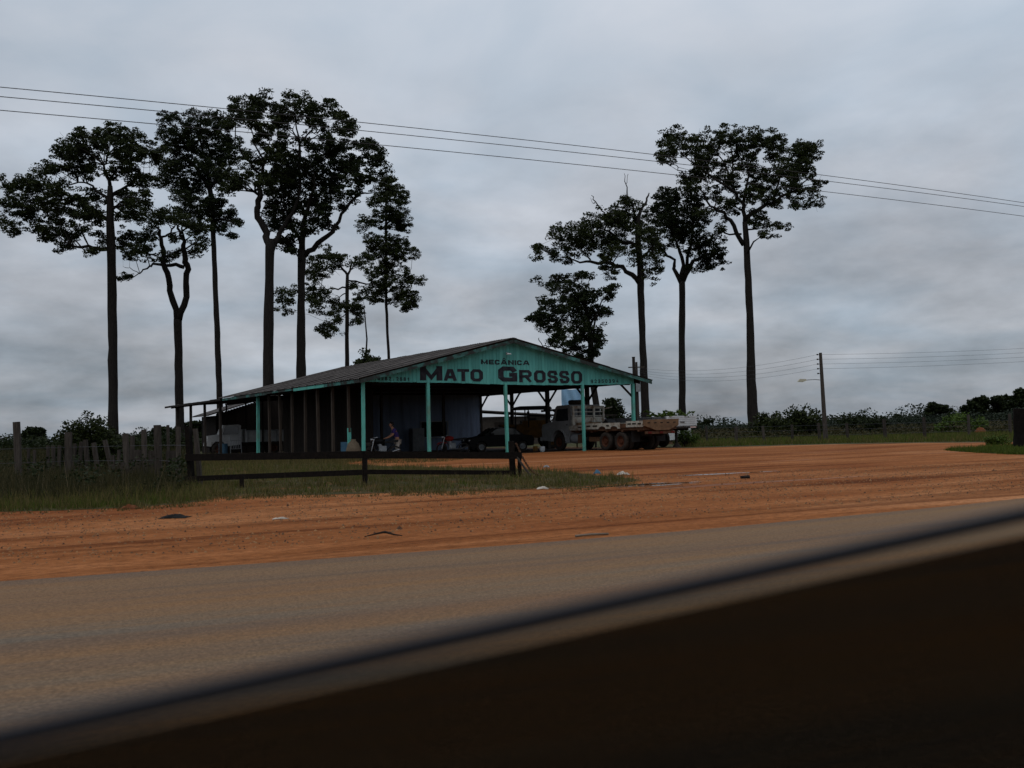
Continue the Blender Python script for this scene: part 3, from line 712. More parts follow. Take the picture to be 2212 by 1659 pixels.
# side boards with slots and wheel scallops
def sideboard(y0, y1, z0, z1, slots, scal=()):
    top = [(y1, z1), (y0, z1), (y0, z0)]; low = []
    for c in scal:
        for k in range(7):
            a = math.pi * k / 6; low.append((c - 0.3 * math.cos(a), z0 + 0.15 * math.sin(a)))
    poly = top + low + [(y1, z0)]
    o = MB().prism(poly, -0.03, 0.01, 'X').build('side_board', BOARDW, tr)
    for (a, b) in slots: MB().box(-0.038, -0.031, a, b, z0 + 0.13, z0 + 0.21).build('slot', CHASSIS, o)
    return o
sideboard(0.05, 1.35, 1.24, 1.56, ((0.15, 0.42), (0.55, 0.85), (0.95, 1.22)))
sideboard(1.85, 4.9, 1.18, 1.50, ((2.75, 2.98), (3.75, 4.15), (4.35, 4.7)), (2.35, 3.35))
sideboard(4.95, 6.3, 1.14, 1.42, ((5.15, 5.45),))
MB().box(-0.03, 0.01, 1.36, 1.84, 1.22, 1.44).build('side_board', RUST, tr)
for x0_ in (2.44,): MB().box(x0_, x0_ + .04, 0.05, 6.2, 1.22, 1.5).build('side_board', BOARDW, tr)
MB().prism([(-0.02, 1.60), (2.47, 1.63), (2.45, 1.30), (1.75, 1.05), (0.85, 1.05), (0, 1.30)], -0.03, 0.04, 'Y').build('tail_board', RUSTB, tr)
for k in range(5): MB().box(0.25 + .45 * k, 0.42 + .45 * k, -0.045, -0.031, 1.42, 1.47).build('tail_slot', CHASSIS, tr)
MB().box(0.2, 2.25, 0.05, 0.16, 0.86, 1.0).build('rear_bumper', RUST, tr)
for x_ in (0.35, 1.15, 1.95): MB().box(x_, x_ + .22, 0.02, 0.05, 0.88, 0.98).build('tail_light', REDLENS, tr)
for x_ in (0.05, 1.85): MB().box(x_, x_ + .58, 1.0, 1.03, 0.45, 1.05).build('mud_flap', BLACKPLASTIC, tr)
MB().box(0.3, 0.7, 3.95, 4.9, 0.5, 0.75).build('tool_box', RUSTB, tr)
MB().lathe([(0.001, -.35), (0.27, -.35), (0.29, -.3), (0.29, .3), (0.27, .35), (0.001, .35)], (0.35, 6.0, 0.68), 'Y', 18).build('fuel_tank', LGREY, tr)
MB().box(0.05, 0.4, 5.45, 5.62, 0.42, 0.9).build('tank_bracket', RUST, tr)
# cab
arc = [(7.45 + 0.66 * math.cos(a), 0.52 + 0.66 * math.sin(a)) for a in [math.pi * k / 10 for k in range(11)]]
prof = [(9.15, 0.6), (9.2, 1.25), (9.1, 1.52), (8.12, 1.68), (7.75, 2.5), (7.6, 2.6), (6.45, 2.62), (6.34, 2.52), (6.34, 0.9), (6.7, 0.6)] + list(reversed(arc))
cab = MB().prism(prof, 0.12, 2.33, 'X').build('cab', CABW, tr)
MB().prism([(6.55, 1.72), (7.55, 1.70), (7.78, 1.74), (7.55, 2.38), (6.55, 2.42)], 0.105, 0.119, 'X').build('side_window', DGLASS, cab)
MB().prism([(6.5, 0.85), (6.78, 0.85), (6.8, 1.1), (7.0, 1.25), (7.85, 1.3), (7.85, 1.68), (6.5, 1.68)], 0.100, 0.119, 'X').build('door', CABW, cab)
MB().box(0.085, 0.100, 6.6, 6.72, 1.45, 1.5).build('door_handle', CHASSIS, cab)
MB().box(0.14, 2.3, 6.325, 6.339, 1.75, 2.4).build('rear_window', DGLASS, cab)
MB().prism([(a[0], a[1]) for a in arc] + [(7.45 + 0.74 * math.cos(a), 0.52 + 0.74 * math.sin(a)) for a in [math.pi * k / 10 for k in range(10, -1, -1)]], 0.04, 0.13, 'X').build('fender', CABW, cab)
MB().box(0.06, 0.4, 6.45, 6.82, 0.42, 0.48).box(0.06, 0.4, 6.45, 6.82, 0.68, 0.73).box(0.1, 0.14, 6.45, 6.82, 0.4, 0.95).build('step', CABW, cab)
MB().bar((0.1, 7.85, 1.9), (-0.22, 7.95, 2.0), 0.03).bar((0.1, 7.8, 2.4), (-0.22, 7.95, 2.3), 0.03).box(-0.3, -0.14, 7.93, 7.98, 1.85, 2.4).build('mirror', BLACKPLASTIC, cab)
MB().box(0.1, 2.35, 9.2, 9.35, 0.55, 0.8).build('front_bumper', CABW, tr)
# stake headboard
hb = MB().box(0.05, 2.4, 6.1, 6.16, 1.28, 1.62).build('headboard', BOARDW, tr)
MB().box(0.05, 2.4, 6.08, 6.14, 1.64, 1.9).build('headboard_plank', BOARDW, hb)
for x_ in (0.08, 0.85, 1.58, 2.3): MB().box(x_, x_ + .11, 6.04, 6.10, 1.3, 2.5).build('stake', BOARDW, hb)
for z_ in (1.94, 2.17, 2.38): MB().box(0.05, 2.42, 6.105, 6.135, z_, z_ + (.05 if z_ < 2.3 else .16)).build('rail', BOARDW, hb)
MB().bar((2.3, 6.1, 2.33), (2.95, 6.0, 2.46), 0.06).build('loose_slat', BOARDW, hb)
MB().prism([(4.6, 1.29), (5.9, 1.29), (5.5, 1.5), (5.1, 1.72), (4.8, 1.5)], 1.7, 2.3, 'X').build('tarpaulin', BLACKPLASTIC, tr)
MB().box(0.3, 2.0, 5.92, 6.03, 1.285, 1.58).build('loose_board', RUSTB, tr)
st = MB().lathe([(0.28, -.12), (0.42, -.14), (0.5, -.1), (0.52, 0), (0.5, .1), (0.42, .14), (0.28, .12)], (0, 0, 0), 'Z', 24).build('spare_tyre', TYRE, None, True)
st.location = TR0 + SU * 1.1 + SS * 6.95 + Vector((0, 0, 2.77)); st.rotation_euler = (0.05, 0.0, 0)
tag(st, 'spare tyre lying on the cab roof of the flatbed truck', 'tyre')

# ------------------------------------------------------------------ white cargo trailer
TL0 = TR0 + SU * 4.35 + SS * 2.94
tl = thing('cargo_trailer', 'white panelled cargo trailer with its tailgate towards the dirt yard', 'trailer', TL0, A34)
MB().box(0, 2.35, 0, 5.6, 1.22, 1.30).build('floor', RUST, tl)
tg = MB().box(0, 2.35, -0.03, 0.02, 1.24, 1.82).build('tailgate', WHITEP, tl)
for z_ in (1.30, 1.42, 1.54, 1.66, 1.78): MB().box(0.12, 2.23, -0.045, -0.031, z_ - .045, z_ + .02).build('rib', WHITEP, tg)
for x_ in (0.0, 2.23): MB().box(x_, x_ + .12, -0.05, -0.031, 1.24, 1.82).build('frame', WHITEP, tg)
MB().box(1.05, 1.38, -0.075, -0.046, 1.44, 1.49).build('latch', CHASSIS, tg)
for x_, nm in ((-0.02, 'side_panel'), (2.33, 'side_panel')):
    o = MB().box(x_, x_ + .04, 0.03, 5.6, 1.30, 1.78).build(nm, LGREY, tl)
    for k in range(7): MB().box(x_ - .025, x_ - .001, 0.2 + k * .85, 0.26 + k * .85, 1.28, 1.8).build('stay', LGREY, o)
    MB().box(x_ - .03, x_ - .001, 0.03, 5.6, 1.74, 1.80).build('top_rail', LGREY, o)
MB().box(0.04, 2.31, 5.57, 5.61, 1.3, 1.78).build('front_panel', LGREY, tl)
MB().box(0.05, 2.3, -0.12, 0.0, 1.10, 1.21).build('bumper', CHASSIS, tl)
for x_ in (0.1, 1.75): MB().box(x_, x_ + .45, -0.14, -0.121, 1.12, 1.19).build('tail_light', mat('pale_lens', (0.5, 0.3, 0.26), (0.55, 0.45, 0.4), 8, 0.4), tl)
MB().box(0.5, 0.62, 0.1, 7.2, 0.98, 1.2).build('frame_rail', CHASSIS, tl); MB().box(1.7, 1.82, 0.1, 7.2, 0.98, 1.2).build('frame_rail', CHASSIS, tl)
for yy in (2.6, 3.75):
    for x_, sd_ in ((0.2, -1), (2.12, 1)): wheel(tl, (x_, yy, R_), R_, 0.26, sd_)
    MB().cyl((0.2, yy, R_), (2.12, yy, R_), 0.08).build('axle', CHASSIS, tl)
    for x_ in (0.45, 1.78): MB().box(x_, x_ + .15, yy - .4, yy + .4, 0.56, 0.98).build('spring', CHASSIS, tl)
MB().box(1.02, 1.14, 0.3, 0.42, 0.25, 1.0).lathe([(.001, 0), (.26, 0), (.2, .1), (.09, .26), (.001, .26)], (1.08, 0.36, 0.0), 'Z', 12).build('support_jack', CHASSIS, tl)
for x_ in (0.5, 1.75): MB().box(x_, x_ + .1, 6.4, 6.5, 0.0, 1.0).build('landing_leg', CHASSIS, tl)
# leafy plant load
c = []
for k in range(26):
    b0 = np.array([-0.2 + 1.9 * rnd.random(), 0.1 + 0.9 * rnd.random(), 1.80]); a = rnd.uniform(0, 6.28); l = rnd.uniform(0.5, 1.0)
    t_ = np.linspace(0, 1, 16)[:, None]; d = np.array([math.cos(a), math.sin(a) * .5, 0])
    c.append(b0 + d * l * t_ + np.array([0, 0, 1]) * (rnd.uniform(.3, .75) * t_ - 0.42 * t_ ** 2))
c = np.concatenate(c); v, f = leaves(c, 0.30, 0.10, 0.15)
cl = npmesh('cut_plant', v, f, LEAF3, None, TL0); cl.rotation_euler = (0, 0, A34)
tag(cl, 'heap of cut green fronds lying over the white trailer tailgate', 'fronds')
rk = thing('pipe_rack', 'dark metal pipe rack standing between the flatbed and the trailer', 'rack', shed(FRW + 2.1, 6.2), A34)
for x_ in (0, 1.6):
    for y_ in (0, 1.9): MB().bar((x_, y_, 0), (x_, y_, 2.05), 0.06).build('leg', CHASSIS, rk)
for (a, b) in (((-.2, 0, 2.07), (1.8, 0, 2.07)), ((-.2, 1.9, 2.07), (1.8, 1.9, 2.07)), ((0, -.3, 2.03), (0, 2.2, 2.03)), ((1.6, -.3, 2.03), (1.6, 2.2, 2.03)), ((0, 0, 1.7), (1.6, 0, 1.7))):
    MB().bar(a, b, 0.06).build('rail', CHASSIS, rk)
wb = thing('storage_box', 'white corrugated metal box on the grass beyond the trailer', 'storage box', shed(FRW + 9.2, 7.5), A34)
MB().box(0, 2.6, 0, 1.6, 0.28, 0.95).build('lower_body', WHITEP, wb); MB().box(1.25, 2.6, 0.02, 1.58, 0.951, 1.55).build('upper_body', WHITEP, wb)
for k in range(9): MB().box(0.1 + k * .28, 0.18 + k * .28, -0.02, -0.001, 0.30, 0.93).build('rib', WHITEP, wb)
MB().box(0.1, 2.5, 0.1, 1.5, 0, 0.279).build('plinth', RUSTB, wb)

# ------------------------------------------------------------------ loader machine inside
ld = thing('loader', 'worn yellow-brown wheel loader with canopy and raised boom arms under the roof', 'loader', P(1150, 930, 62.0) * 1, rad(8))
ld.location.z = 0
for x_ in (-1.3, 1.1):
    for y_, sd_ in ((-0.75, -1), (0.75, 1)): wheel(ld, (x_, y_, 0.62), 0.62, 0.42, sd_, YELLOW, 'Y')
MB().prism([(-2.1, 0.75), (1.6, 0.7), (1.7, 1.15), (0.9, 1.2), (0.85, 1.85), (-0.7, 1.85), (-0.75, 1.6), (-2.1, 1.5)], -0.55, 0.55, 'Y').build('body', YELLOW, ld)
MB().box(-2.15, -0.8, -0.5, 0.5, 1.5, 1.62).build('engine_cover', YELLOW, ld)
can = MB().prism([(-1.3, 2.62), (-1.2, 2.72), (-0.9, 2.78), (0.8, 2.78), (1.1, 2.72), (1.2, 2.6), (1.15, 2.55), (-1.25, 2.55)], -0.8, 0.8, 'Y').build('canopy', BLACKPLASTIC, ld)
for x_ in (-1.2, -0.35, 1.05):
    for y_ in (-0.72, 0.72): MB().bar((x_, y_, 1.4), (x_, y_, 2.6), 0.07).build('canopy_post', BLACKPLASTIC, ld)
MB().box(-0.25, 0.25, -0.25, 0.25, 1.85, 2.0).box(-0.3, -0.2, -0.25, 0.25, 2.0, 2.45).build('seat', BLACKPLASTIC, ld)
for y_ in (-0.5, 0.5):
    MB().tube([(0.7, y_, 2.45), (1.5, y_, 2.5), (2.3, y_, 1.9), (2.8, y_, 1.1)], 0.08, 6).build('boom_arm', CHASSIS, ld)
    MB().tube([(0.9, y_, 1.4), (1.6, y_, 2.0), (2.2, y_, 1.75)], 0.055, 6).build('boom_ram', CHASSIS, ld)
MB().prism([(2.7, 1.2), (3.2, 1.15), (3.5, 0.6), (3.1, 0.35), (2.75, 0.5)], -0.9, 0.9, 'Y').build('bucket', YELLOW, ld)
MB().cyl((-1.6, -0.3, 1.6), (-1.6, -0.3, 2.3), 0.05).build('exhaust', CHASSIS, ld)

# ------------------------------------------------------------------ dark car inside
def carbody(t, m, L=4.1, glass=DGLASS):
    """x forward, y across"""
    pr = [(-2.0, .32), (-2.05, .75), (-1.9, .92), (-1.35, .98), (-0.85, 1.38), (-0.5, 1.44), (0.25, 1.42), (0.45, 1.36), (1.05, .96), (1.85, .82), (2.02, .66), (2.02, .32)]
    ar = lambda cx: [(cx + .36 * math.cos(a), .30 + .36 * math.sin(a)) for a in [math.pi * k / 8 for k in range(9)]]
    poly = pr + [q for q in ar(1.28)] + [q for q in ar(-1.3)]
    body = MB().prism(poly, -0.80, 0.80, 'Y').build('body', m, t)
    for sd_ in (-1, 1):
        y0, y1 = (0.801, 0.808) if sd_ > 0 else (-0.808, -0.801)
        for g in ([(-1.2, .99), (-0.8, 1.33), (-0.35, 1.38), (-0.35, 1.0)], [(-0.28, 1.0), (-0.28, 1.38), (0.22, 1.37), (0.38, 1.32), (0.85, .99)]):
            MB().prism(g, y0, y1, 'Y').build('side_window', glass, body)
        for x_ in (1.28, -1.3): wheel(t, (x_, sd_ * .72, .30), .30, .19, sd_, LGREY, 'Y')
        MB().box(1.93, 2.03, sd_ * .6 - .14, sd_ * .6 + .14, .62, .74).build('headlight', CHROME, body)
        MB().box(0.55, 0.75, sd_ * .9 - .09, sd_ * .9 + .09, .98, 1.1).build('door_mirror', m, body)
    for (xa, za, xb, zb) in ((.50, 1.34, 1.02, .99), (-.90, 1.35, -1.32, 1.01)):
        n = Vector((zb - za, 0, -(xb - xa))); n = -n.normalized() if n.z > 0 and False else n.normalized()
        if n.z < 0: n = -n
        pts = [Vector((xa, -.68, za)), Vector((xa, .68, za)), Vector((xb, .74, zb)), Vector((xb, -.74, zb))]
        MB().add([p + n * .006 for p in pts] + [p + n * .012 for p in pts], [(0, 1, 2, 3), (7, 6, 5, 4), (0, 4, 5, 1), (1, 5, 6, 2), (2, 6, 7, 3), (3, 7, 4, 0)]).build('windscreen', glass, body)
    MB().box(1.95, 2.06, -.75, .75, .34, .52).build('bumper', m, body)
    return body
ct = thing('parked_car', 'black car with chrome headlights parked deep inside the workshop', 'car', (0, 0, 0), rad(180 + 20))
q = P(1075, 950, 57.0); ct.location = (q.x, q.y, 0); carbody(ct, BLACKCAR)

# ------------------------------------------------------------------ motorcycles
def motorcycle(loc, rz, label, tank):
    t = thing('motorcycle', label, 'motorcycle', loc, rz, None)
    for x_ in (-.62, .62):
        tw = MB().lathe([(.25, -.05), (.30, -.05), (.31, 0), (.30, .05), (.25, .05), (.25, -.05)], (x_, 0, .31), 'Y', 22).build('wheel', TYRE, t)
        MB().lathe([(.25, -.02), (.25, .02), (.23, .02), (.23, -.02), (.25, -.02)], (x_, 0, .31), 'Y', 22).cyl((x_, -.06, .31), (x_, .06, .31), .05).build('rim', WIREM, tw)
    MB().tube([(.45, 0, .9), (.2, 0, .45), (-.2, 0, .38), (-.55, 0, .75), (.05, 0, .78), (.45, 0, .9)], .025, 6).build('frame', CHASSIS, t)
    MB().tube([(.45, -.07, .98), (.62, -.07, .31)], .025, 6).tube([(.45, .07, .98), (.62, .07, .31)], .025, 6).build('fork', CHROME, t)
    MB().tube([(.35, -.36, 1.06), (.45, -.18, 1.04), (.45, .18, 1.04), (.35, .36, 1.06)], .018, 6).build('handlebar', CHROME, t)
    MB().lathe([(.001, -.25), (.1, -.24), (.16, -.05), (.15, .12), (.08, .24), (.001, .25)], (.2, 0, .86), 'X', 14).build('fuel_tank', tank, t, True)
    MB().prism([(-.75, .80), (-.1, .76), (0, .84), (-.4, .88), (-.78, .92)], -.13, .13, 'Y').build('seat', BLACKPLASTIC, t)
    MB().box(-.15, .22, -.14, .14, .3, .62).cyl((.1, -.0, .55), (.2, 0, .75), .09).build('engine', LGREY, t)
    MB().tube([(.15, .13, .5), (.1, .16, .3), (-.3, .18, .28), (-.8, .18, .42)], [.025, .025, .045, .05], 8).build('exhaust', CHROME, t)
    MB().cyl((.5, 0, .95), (.62, 0, .94), .07, .09).build('headlight', CHROME, t)
    MB().prism([(.3 + .0, .63), (.45, .68), (.62, .70), (.8, .66), (.92, .56), (.9, .54), (.62, .66), (.35, .6)], -.06, .06, 'Y').build('mudguard', tank, t)
    MB().bar((-.1, .1, .35), (-.05, .3, .02), .02).build('side_stand', CHASSIS, t)
    return t
q = P(827, 950, 47.6); motorcycle((q.x, q.y, 0), rad(200), 'black and chrome motorcycle in front of the person', BLACKCAR)
q = P(978, 950, 53); motorcycle((q.x, q.y, 0), rad(190), 'red motorcycle standing below the slatted window', REDP)

# ------------------------------------------------------------------ person bending over the motorcycle
def skinmesh(name, joints, edges, m, parent, sub=2):
    me = bpy.data.meshes.new(name); me.from_pydata([j[:3] for j in joints], edges, []); me.materials.append(m)
    o = link(name, me, parent)
    bm = bmesh.new(); bm.from_mesh(me); sk_ = bm.verts.layers.skin.verify()
    for i, vtx in enumerate(bm.verts):
        j = joints[i]; vtx[sk_].radius = (j[3], j[4] if len(j) > 4 else j[3]); vtx[sk_].use_root = (i == 0)
    bm.to_mesh(me); bm.free()
    md = o.modifiers.new('skin', 'SKIN'); md.use_smooth_shade = True
    ms = o.modifiers.new('sub', 'SUBSURF'); ms.levels = sub; ms.render_levels = sub
    return o
q = P(859, 950, 48.2)
pe = thing('person', 'person in purple shirt and pale trousers bending over a motorcycle in the workshop', 'person', (q.x, q.y, 0), rad(195))
# local +X is the way the person faces
J = [(0, 0, .93, .15, .13), (.06, 0, 1.12, .14, .12), (.15, 0, 1.32, .16, .12), (.22, 0, 1.45, .10, .09), (.27, 0, 1.53, .055), (.31, 0, 1.60, .085), (.33, 0, 1.69, .095), (.33, 0, 1.76, .06),
     (.17, .19, 1.38, .065), (.30, .25, 1.14, .048), (.52, .20, 1.02, .036), (.60, .18, 1.00, .034, .022),
     (.17, -.19, 1.38, .065), (.30, -.25, 1.14, .048), (.52, -.20, 1.02, .036), (.60, -.18, 1.00, .034, .022),
     (0, .10, .86, .095), (.05, .11, .48, .062), (0, .12, .09, .042), (.14, .13, .04, .035),
     (0, -.10, .86, .095), (.03, -.11, .48, .062), (-.05, -.12, .09, .042), (.09, -.13, .04, .035)]
Eg = [(0, 1), (1, 2), (2, 3), (3, 4), (4, 5), (5, 6), (6, 7), (3, 8), (8, 9), (9, 10), (10, 11), (3, 12), (12, 13), (13, 14), (14, 15), (0, 16), (16, 17), (17, 18), (18, 19), (0, 20), (20, 21), (21, 22), (22, 23)]
for base, sg in ((11, 1), (15, -1)):
    b = J[base]
    for k in range(4):
        y = b[1] + (k - 1.5) * .021; l = (.07, .085, .08, .06)[k]
        i = len(J); J += [(b[0] + .045, y, b[2], .009), (b[0] + .045 + l * .6, y, b[2] - .012, .0085), (b[0] + .045 + l * .85, y, b[2] - .045, .008)]
        Eg += [(base, i), (i, i + 1), (i + 1, i + 2)]
    i = len(J); J += [(b[0] + .01, b[1] - sg * .042, b[2] - .005, .010), (b[0] + .05, b[1] - sg * .055, b[2] - .03, .009)]
    Eg += [(base, i), (i, i + 1)]
skinmesh('body', J, Eg, SKIN, pe)
skinmesh('shirt', [(0, 0, .95, .175, .15), (.06, 0, 1.12, .165, .14), (.15, 0, 1.32, .185, .14), (.22, 0, 1.44, .12, .11), (.17, .19, 1.38, .088), (.25, .235, 1.22, .075), (.17, -.19, 1.38, .088), (.25, -.235, 1.22, .075)],
         [(0, 1), (1, 2), (2, 3), (3, 4), (4, 5), (3, 6), (6, 7)], SHIRT, pe)
skinmesh('trousers', [(0, 0, .90, .165, .15), (0, .10, .82, .115), (.05, .11, .48, .085), (0, .12, .12, .075), (0, -.10, .82, .115), (.03, -.11, .48, .085), (-.05, -.12, .12, .075)],
         [(0, 1), (1, 2), (2, 3), (0, 4), (4, 5), (5, 6)], TROUS, pe)
skinmesh('hair', [(.315, 0, 1.715, .10), (.30, 0, 1.765, .07), (.27, 0, 1.67, .06)], [(0, 1), (0, 2)], HAIR, pe)
fc = MB()
for sg in (-1, 1):
    fc.lathe([(.001, -.006), (.011, -.004), (.013, 0), (.001, .006)], (.415, sg * .034, 1.685), 'X', 8)
fc.build('eyes', mat('eye', (0.02, 0.015, 0.012), (0.03, 0.02, 0.02), 3, 0.3), pe)
MB().prism([(.41, 1.69), (.445, 1.645), (.41, 1.64)], -.014, .014, 'Y').build('nose', SKIN, pe)
MB().box(.395, .408, -.028, .028, 1.605, 1.615).build('mouth', mat('lips', (0.2, 0.07, 0.05), (0.18, 0.06, 0.05), 3, 0.5), pe)
for sg in (-1, 1): MB().lathe([(.001, -.008), (.03, -.006), (.034, .004), (.001, .008)], (.32, sg * .095, 1.67), 'Y', 10).build('ear', SKIN, pe)

# ------------------------------------------------------------------ clutter in the workshop
def barrel(name, loc, r, h, m, label, cat, taper=1.0):
    o = MB().lathe([(.001, 0), (r * taper, 0), (r * taper * 1.03, .03), (r, h * .33), (r * 1.03, h * .35), (r, h * .37), (r, h * .66), (r * 1.03, h * .68), (r, h * .70), (r, h), (r * .93, h), (r * .9, h * .95), (.001, h * .95)], (0, 0, 0), 'Z', 20).build(name, m, None, False, loc)
    return tag(o, label, cat)
def at(px, Y): q = P(px, 950, Y); return (q.x, q.y, 0.0)
barrel('bucket', at(1171, 53.0), .15, .30, WHITEP, 'white plastic bucket on the ground beside the flatbed cab', 'bucket', .8)
barrel('oil_can', at(1156, 54.5), .13, .30, YELLOW, 'yellow oil can on the workshop floor near the white bucket', 'can')
barrel('oil_drum', at(748, 48.5), .29, .86, BLUEP, 'blue-grey drum behind the brown side posts', 'drum')
barrel('oil_drum', at(482, 64), .29, .86, BLUEP, 'pale blue drum in front of the grey tipper truck', 'drum')
sk = MB().lathe([(.001, 0), (.33, .02), (.38, .2), (.36, .5), (.26, .8), (.12, .93), (.14, 1.0), (.001, 1.0)], (0, 0, 0), 'Z', 14).build('sack', SACK, None, True, at(763, 45.8)); tag(sk, 'beige bulging sack leaning by the turquoise corner post', 'sack')
cb = MB().box(-.2, .2, -.2, .2, 0, .42).box(-.2, .2, .205, .3, .40, .43).build('carton', SACK, None, False, at(736, 44.6)); tag(cb, 'small tan carton at the foot of a brown post', 'carton')
lk = thing('metal_cabinet', 'white metal cabinet standing beside the slatted window', 'cabinet', shed(11.3, 15.9), A34)
MB().box(-.45, .45, -.25, .25, 0, 1.55).build('body', LGREY, lk); MB().box(-.43, -.005, -.27, -.251, .08, 1.5).build('door', LGREY, lk); MB().box(.005, .43, -.27, -.251, .08, 1.5).build('door', LGREY, lk); MB().box(-.05, -.03, -.295, -.271, .7, .9).build('handle', CHROME, lk)
bn = thing('workbench', 'dark cluttered workbench along the blue back wall', 'workbench', shed(6.5, 15.7), A34)
MB().box(-2.2, 2.2, -.35, .35, .85, .92).build('top', DARKW, bn)
for x_ in (-2.1, 2.1):
    for y_ in (-.28, .28): MB().bar((x_, y_, 0), (x_, y_, .85), .09).build('leg', DARKW, bn)
MB().box(-2.1, 2.1, -.3, .3, .3, .34).build('shelf', DARKW, bn)
sh = thing('parts_shelf', 'tall dark parts shelf against the side boards', 'shelf', shed(3.2, 13), A34)
for x_ in (0, 1.8): MB().box(x_, x_ + .05, 0, .4, 0, 2.0).build('upright', DARKW, sh)
for z_ in (.3, .85, 1.4, 1.95): MB().box(.05, 1.8, 0, .4, z_, z_ + .03).build('shelf', DARKW, sh)
for k in range(5): wheel_y = k
tp = thing('tyre_pile', 'stack of worn tyres beside the corner post', 'tyres', shed(1.4, 2.6), A34)
tp_loc = tp.location.copy(); bpy.data.objects.remove(tp)
tm = MB().lathe([(.2, -.09), (.3, -.1), (.36, -.06), (.36, .06), (.3, .1), (.2, .09)], (0, 0, 0), 'Z', 22).mesh('tyre'); tm.materials.append(TYRE)
for k in range(4):
    o = link('tyre', tm, None, tp_loc + Vector((rnd.uniform(-.04, .04), rnd.uniform(-.04, .04), .1 + k * .2)))
    tag(o, 'worn tyre, ' + ('bottom one', 'second from the bottom', 'third from the bottom', 'top one')[k] + ' of the stack inside the turquoise corner post', 'tyre', 'stacked tyres')
# blue tarpaulin strung between posts on the far side
tv, tf = [], []
for i in range(13):
    for j in range(9): tv.append((i / 12 * 1.5, 0.05 * math.sin(i * 1.3 + j * .5), 2.75 + j / 8 * 1.15 + .03 * math.sin(i * .9)))
for i in range(12):
    for j in range(8): a = i * 9 + j; tf.append((a, a + 9, a + 10, a + 1))
bt = MB().add(tv, tf).build('blue_tarpaulin', mat('blue_tarp', (0.19, 0.33, 0.47), (0.23, 0.37, 0.50), 3, 0.5), None, False)
md = bt.modifiers.new('s', 'SOLIDIFY'); md.thickness = 0.01
q = P(1213, 862, 64); bt.location = (q.x, q.y, 0); bt.rotation_euler = (0, 0, rad(4)); tag(bt, 'light blue tarpaulin sheet hung below the eave behind the truck cab', 'tarpaulin')

# ------------------------------------------------------------------ grey tipper truck under the lean-to
TIPG = mat('tipper_grey', (0.40, 0.40, 0.39), (0.30, 0.30, 0.29), 3, .6, .1, c3=(0.14, 0.11, 0.09), s3=2, lo3=.6, hi3=.75)
gt = thing('tipper_truck', 'old grey tipper truck standing under the dark lean-to', 'truck', shed(6.2, 27.0), A34 + rad(180 - 10))
# local +X forward
MB().box(-0.1, 5.6, -.45, -.35, .6, .8).box(-0.1, 5.6, .35, .45, .6, .8).build('chassis', CHASSIS, gt)
bx_ = MB().box(0, 3.0, -1.1, -1.05, .95, 1.72).box(0, 3.0, 1.05, 1.1, .95, 1.72).box(0, .05, -1.05, 1.05, .95, 1.72).box(2.95, 3.0, -1.05, 1.05, .95, 1.85).box(0, 3, -1.05, 1.05, .90, .949).build('tipper_box', TIPG, gt)
for sd_ in (-1, 1):
    for k in range(5): MB().box(.1 + k * .68, .18 + k * .68, sd_ * 1.13 - .03, sd_ * 1.13 + .03, .93, 1.74).build('rib', LGREY, bx_)
    MB().box(0, 3, sd_ * 1.135 - .035, sd_ * 1.135 + .035, 1.68, 1.76).build('rim', LGREY, bx_)
cb2 = MB().prism([(3.3, .75), (3.3, 2.1), (3.45, 2.18), (4.5, 2.16), (4.75, 1.5), (5.6, 1.4), (5.7, .7), (5.4, .65), (5.1, 1.0), (4.6, 1.0), (4.3, .65)], -1.0, 1.0, 'Y').build('cab', TIPG, gt)
for sd_ in (-1, 1):
    MB().prism([(3.5, 1.48), (3.5, 2.05), (4.4, 2.03), (4.6, 1.48)], sd_ * 1.006 - .004, sd_ * 1.006 + .004, 'Y').build('side_window', DGLASS, cb2)
    wheel(gt, (4.85, sd_ * .9, .45), .45, .24, sd_, RUSTRIM, 'Y'); wheel(gt, (1.0, sd_ * .85, .45), .45, .42, sd_, RUSTRIM, 'Y')
lt = thing('metal_gate_panel', 'small white slatted metal panel in front of the grey tipper truck', 'panel', at(510, 65), A34)
for k in range(6): MB().bar((k * .12 - .3, 0, .48), (k * .12 - .3, .1, 1.05), .03).build('bar', LGREY, lt)
for z_, y_ in ((.48, 0), (1.05, .1)): MB().bar((-.38, y_, z_), (.38, y_, z_), .035).build('rail', LGREY, lt)
for x_ in (-.38, .38): MB().bar((x_, -.03, 0), (x_, .14, 1.3), .035).build('stile', LGREY, lt)
ch = thing('garden_chair', 'dark metal chair beside the pale blue drum', 'chair', at(466, 62.5), rad(20))
MB().box(-.25, .25, -.25, .25, .42, .46).build('seat', CHASSIS, ch)
for x_ in (-.23, .23):
    MB().bar((x_, -.23, 0), (x_, -.23, .44), .03).build('leg', CHASSIS, ch); MB().bar((x_, .23, 0), (x_, .28, .98), .03).build('leg', CHASSIS, ch)
for z_ in (.6, .76, .93): MB().bar((-.23, .26, z_), (.23, .26, z_), .05, .03).build('back_rail', CHASSIS, ch)

# low house behind the yard
hs = thing('low_house', 'low dark house with a sloping roof seen through the workshop', 'house', P(1040, 950, 84).to_tuple()[:2] + (0,), rad(10))
MB().box(0, 6, 0, 5, 0, 2.5).build('wall', GREYW, hs); MB().prism([(-.6, 3.05), (7, 2.45), (7, 2.55), (-.6, 3.15)], -.6, 5.6, 'Y').build('roof', ROOFM, hs)
MB().box(1.2, 2.1, -.03, -.001, 0, 2.0).build('door', DARKW, hs); w_ = MB().box(3.5, 4.6, -.04, -.001, 1.0, 1.9).build('window', DARKW, hs); MB().box(3.55, 4.55, -.055, -.041, 1.05, 1.85).build('pane', DGLASS, w_)

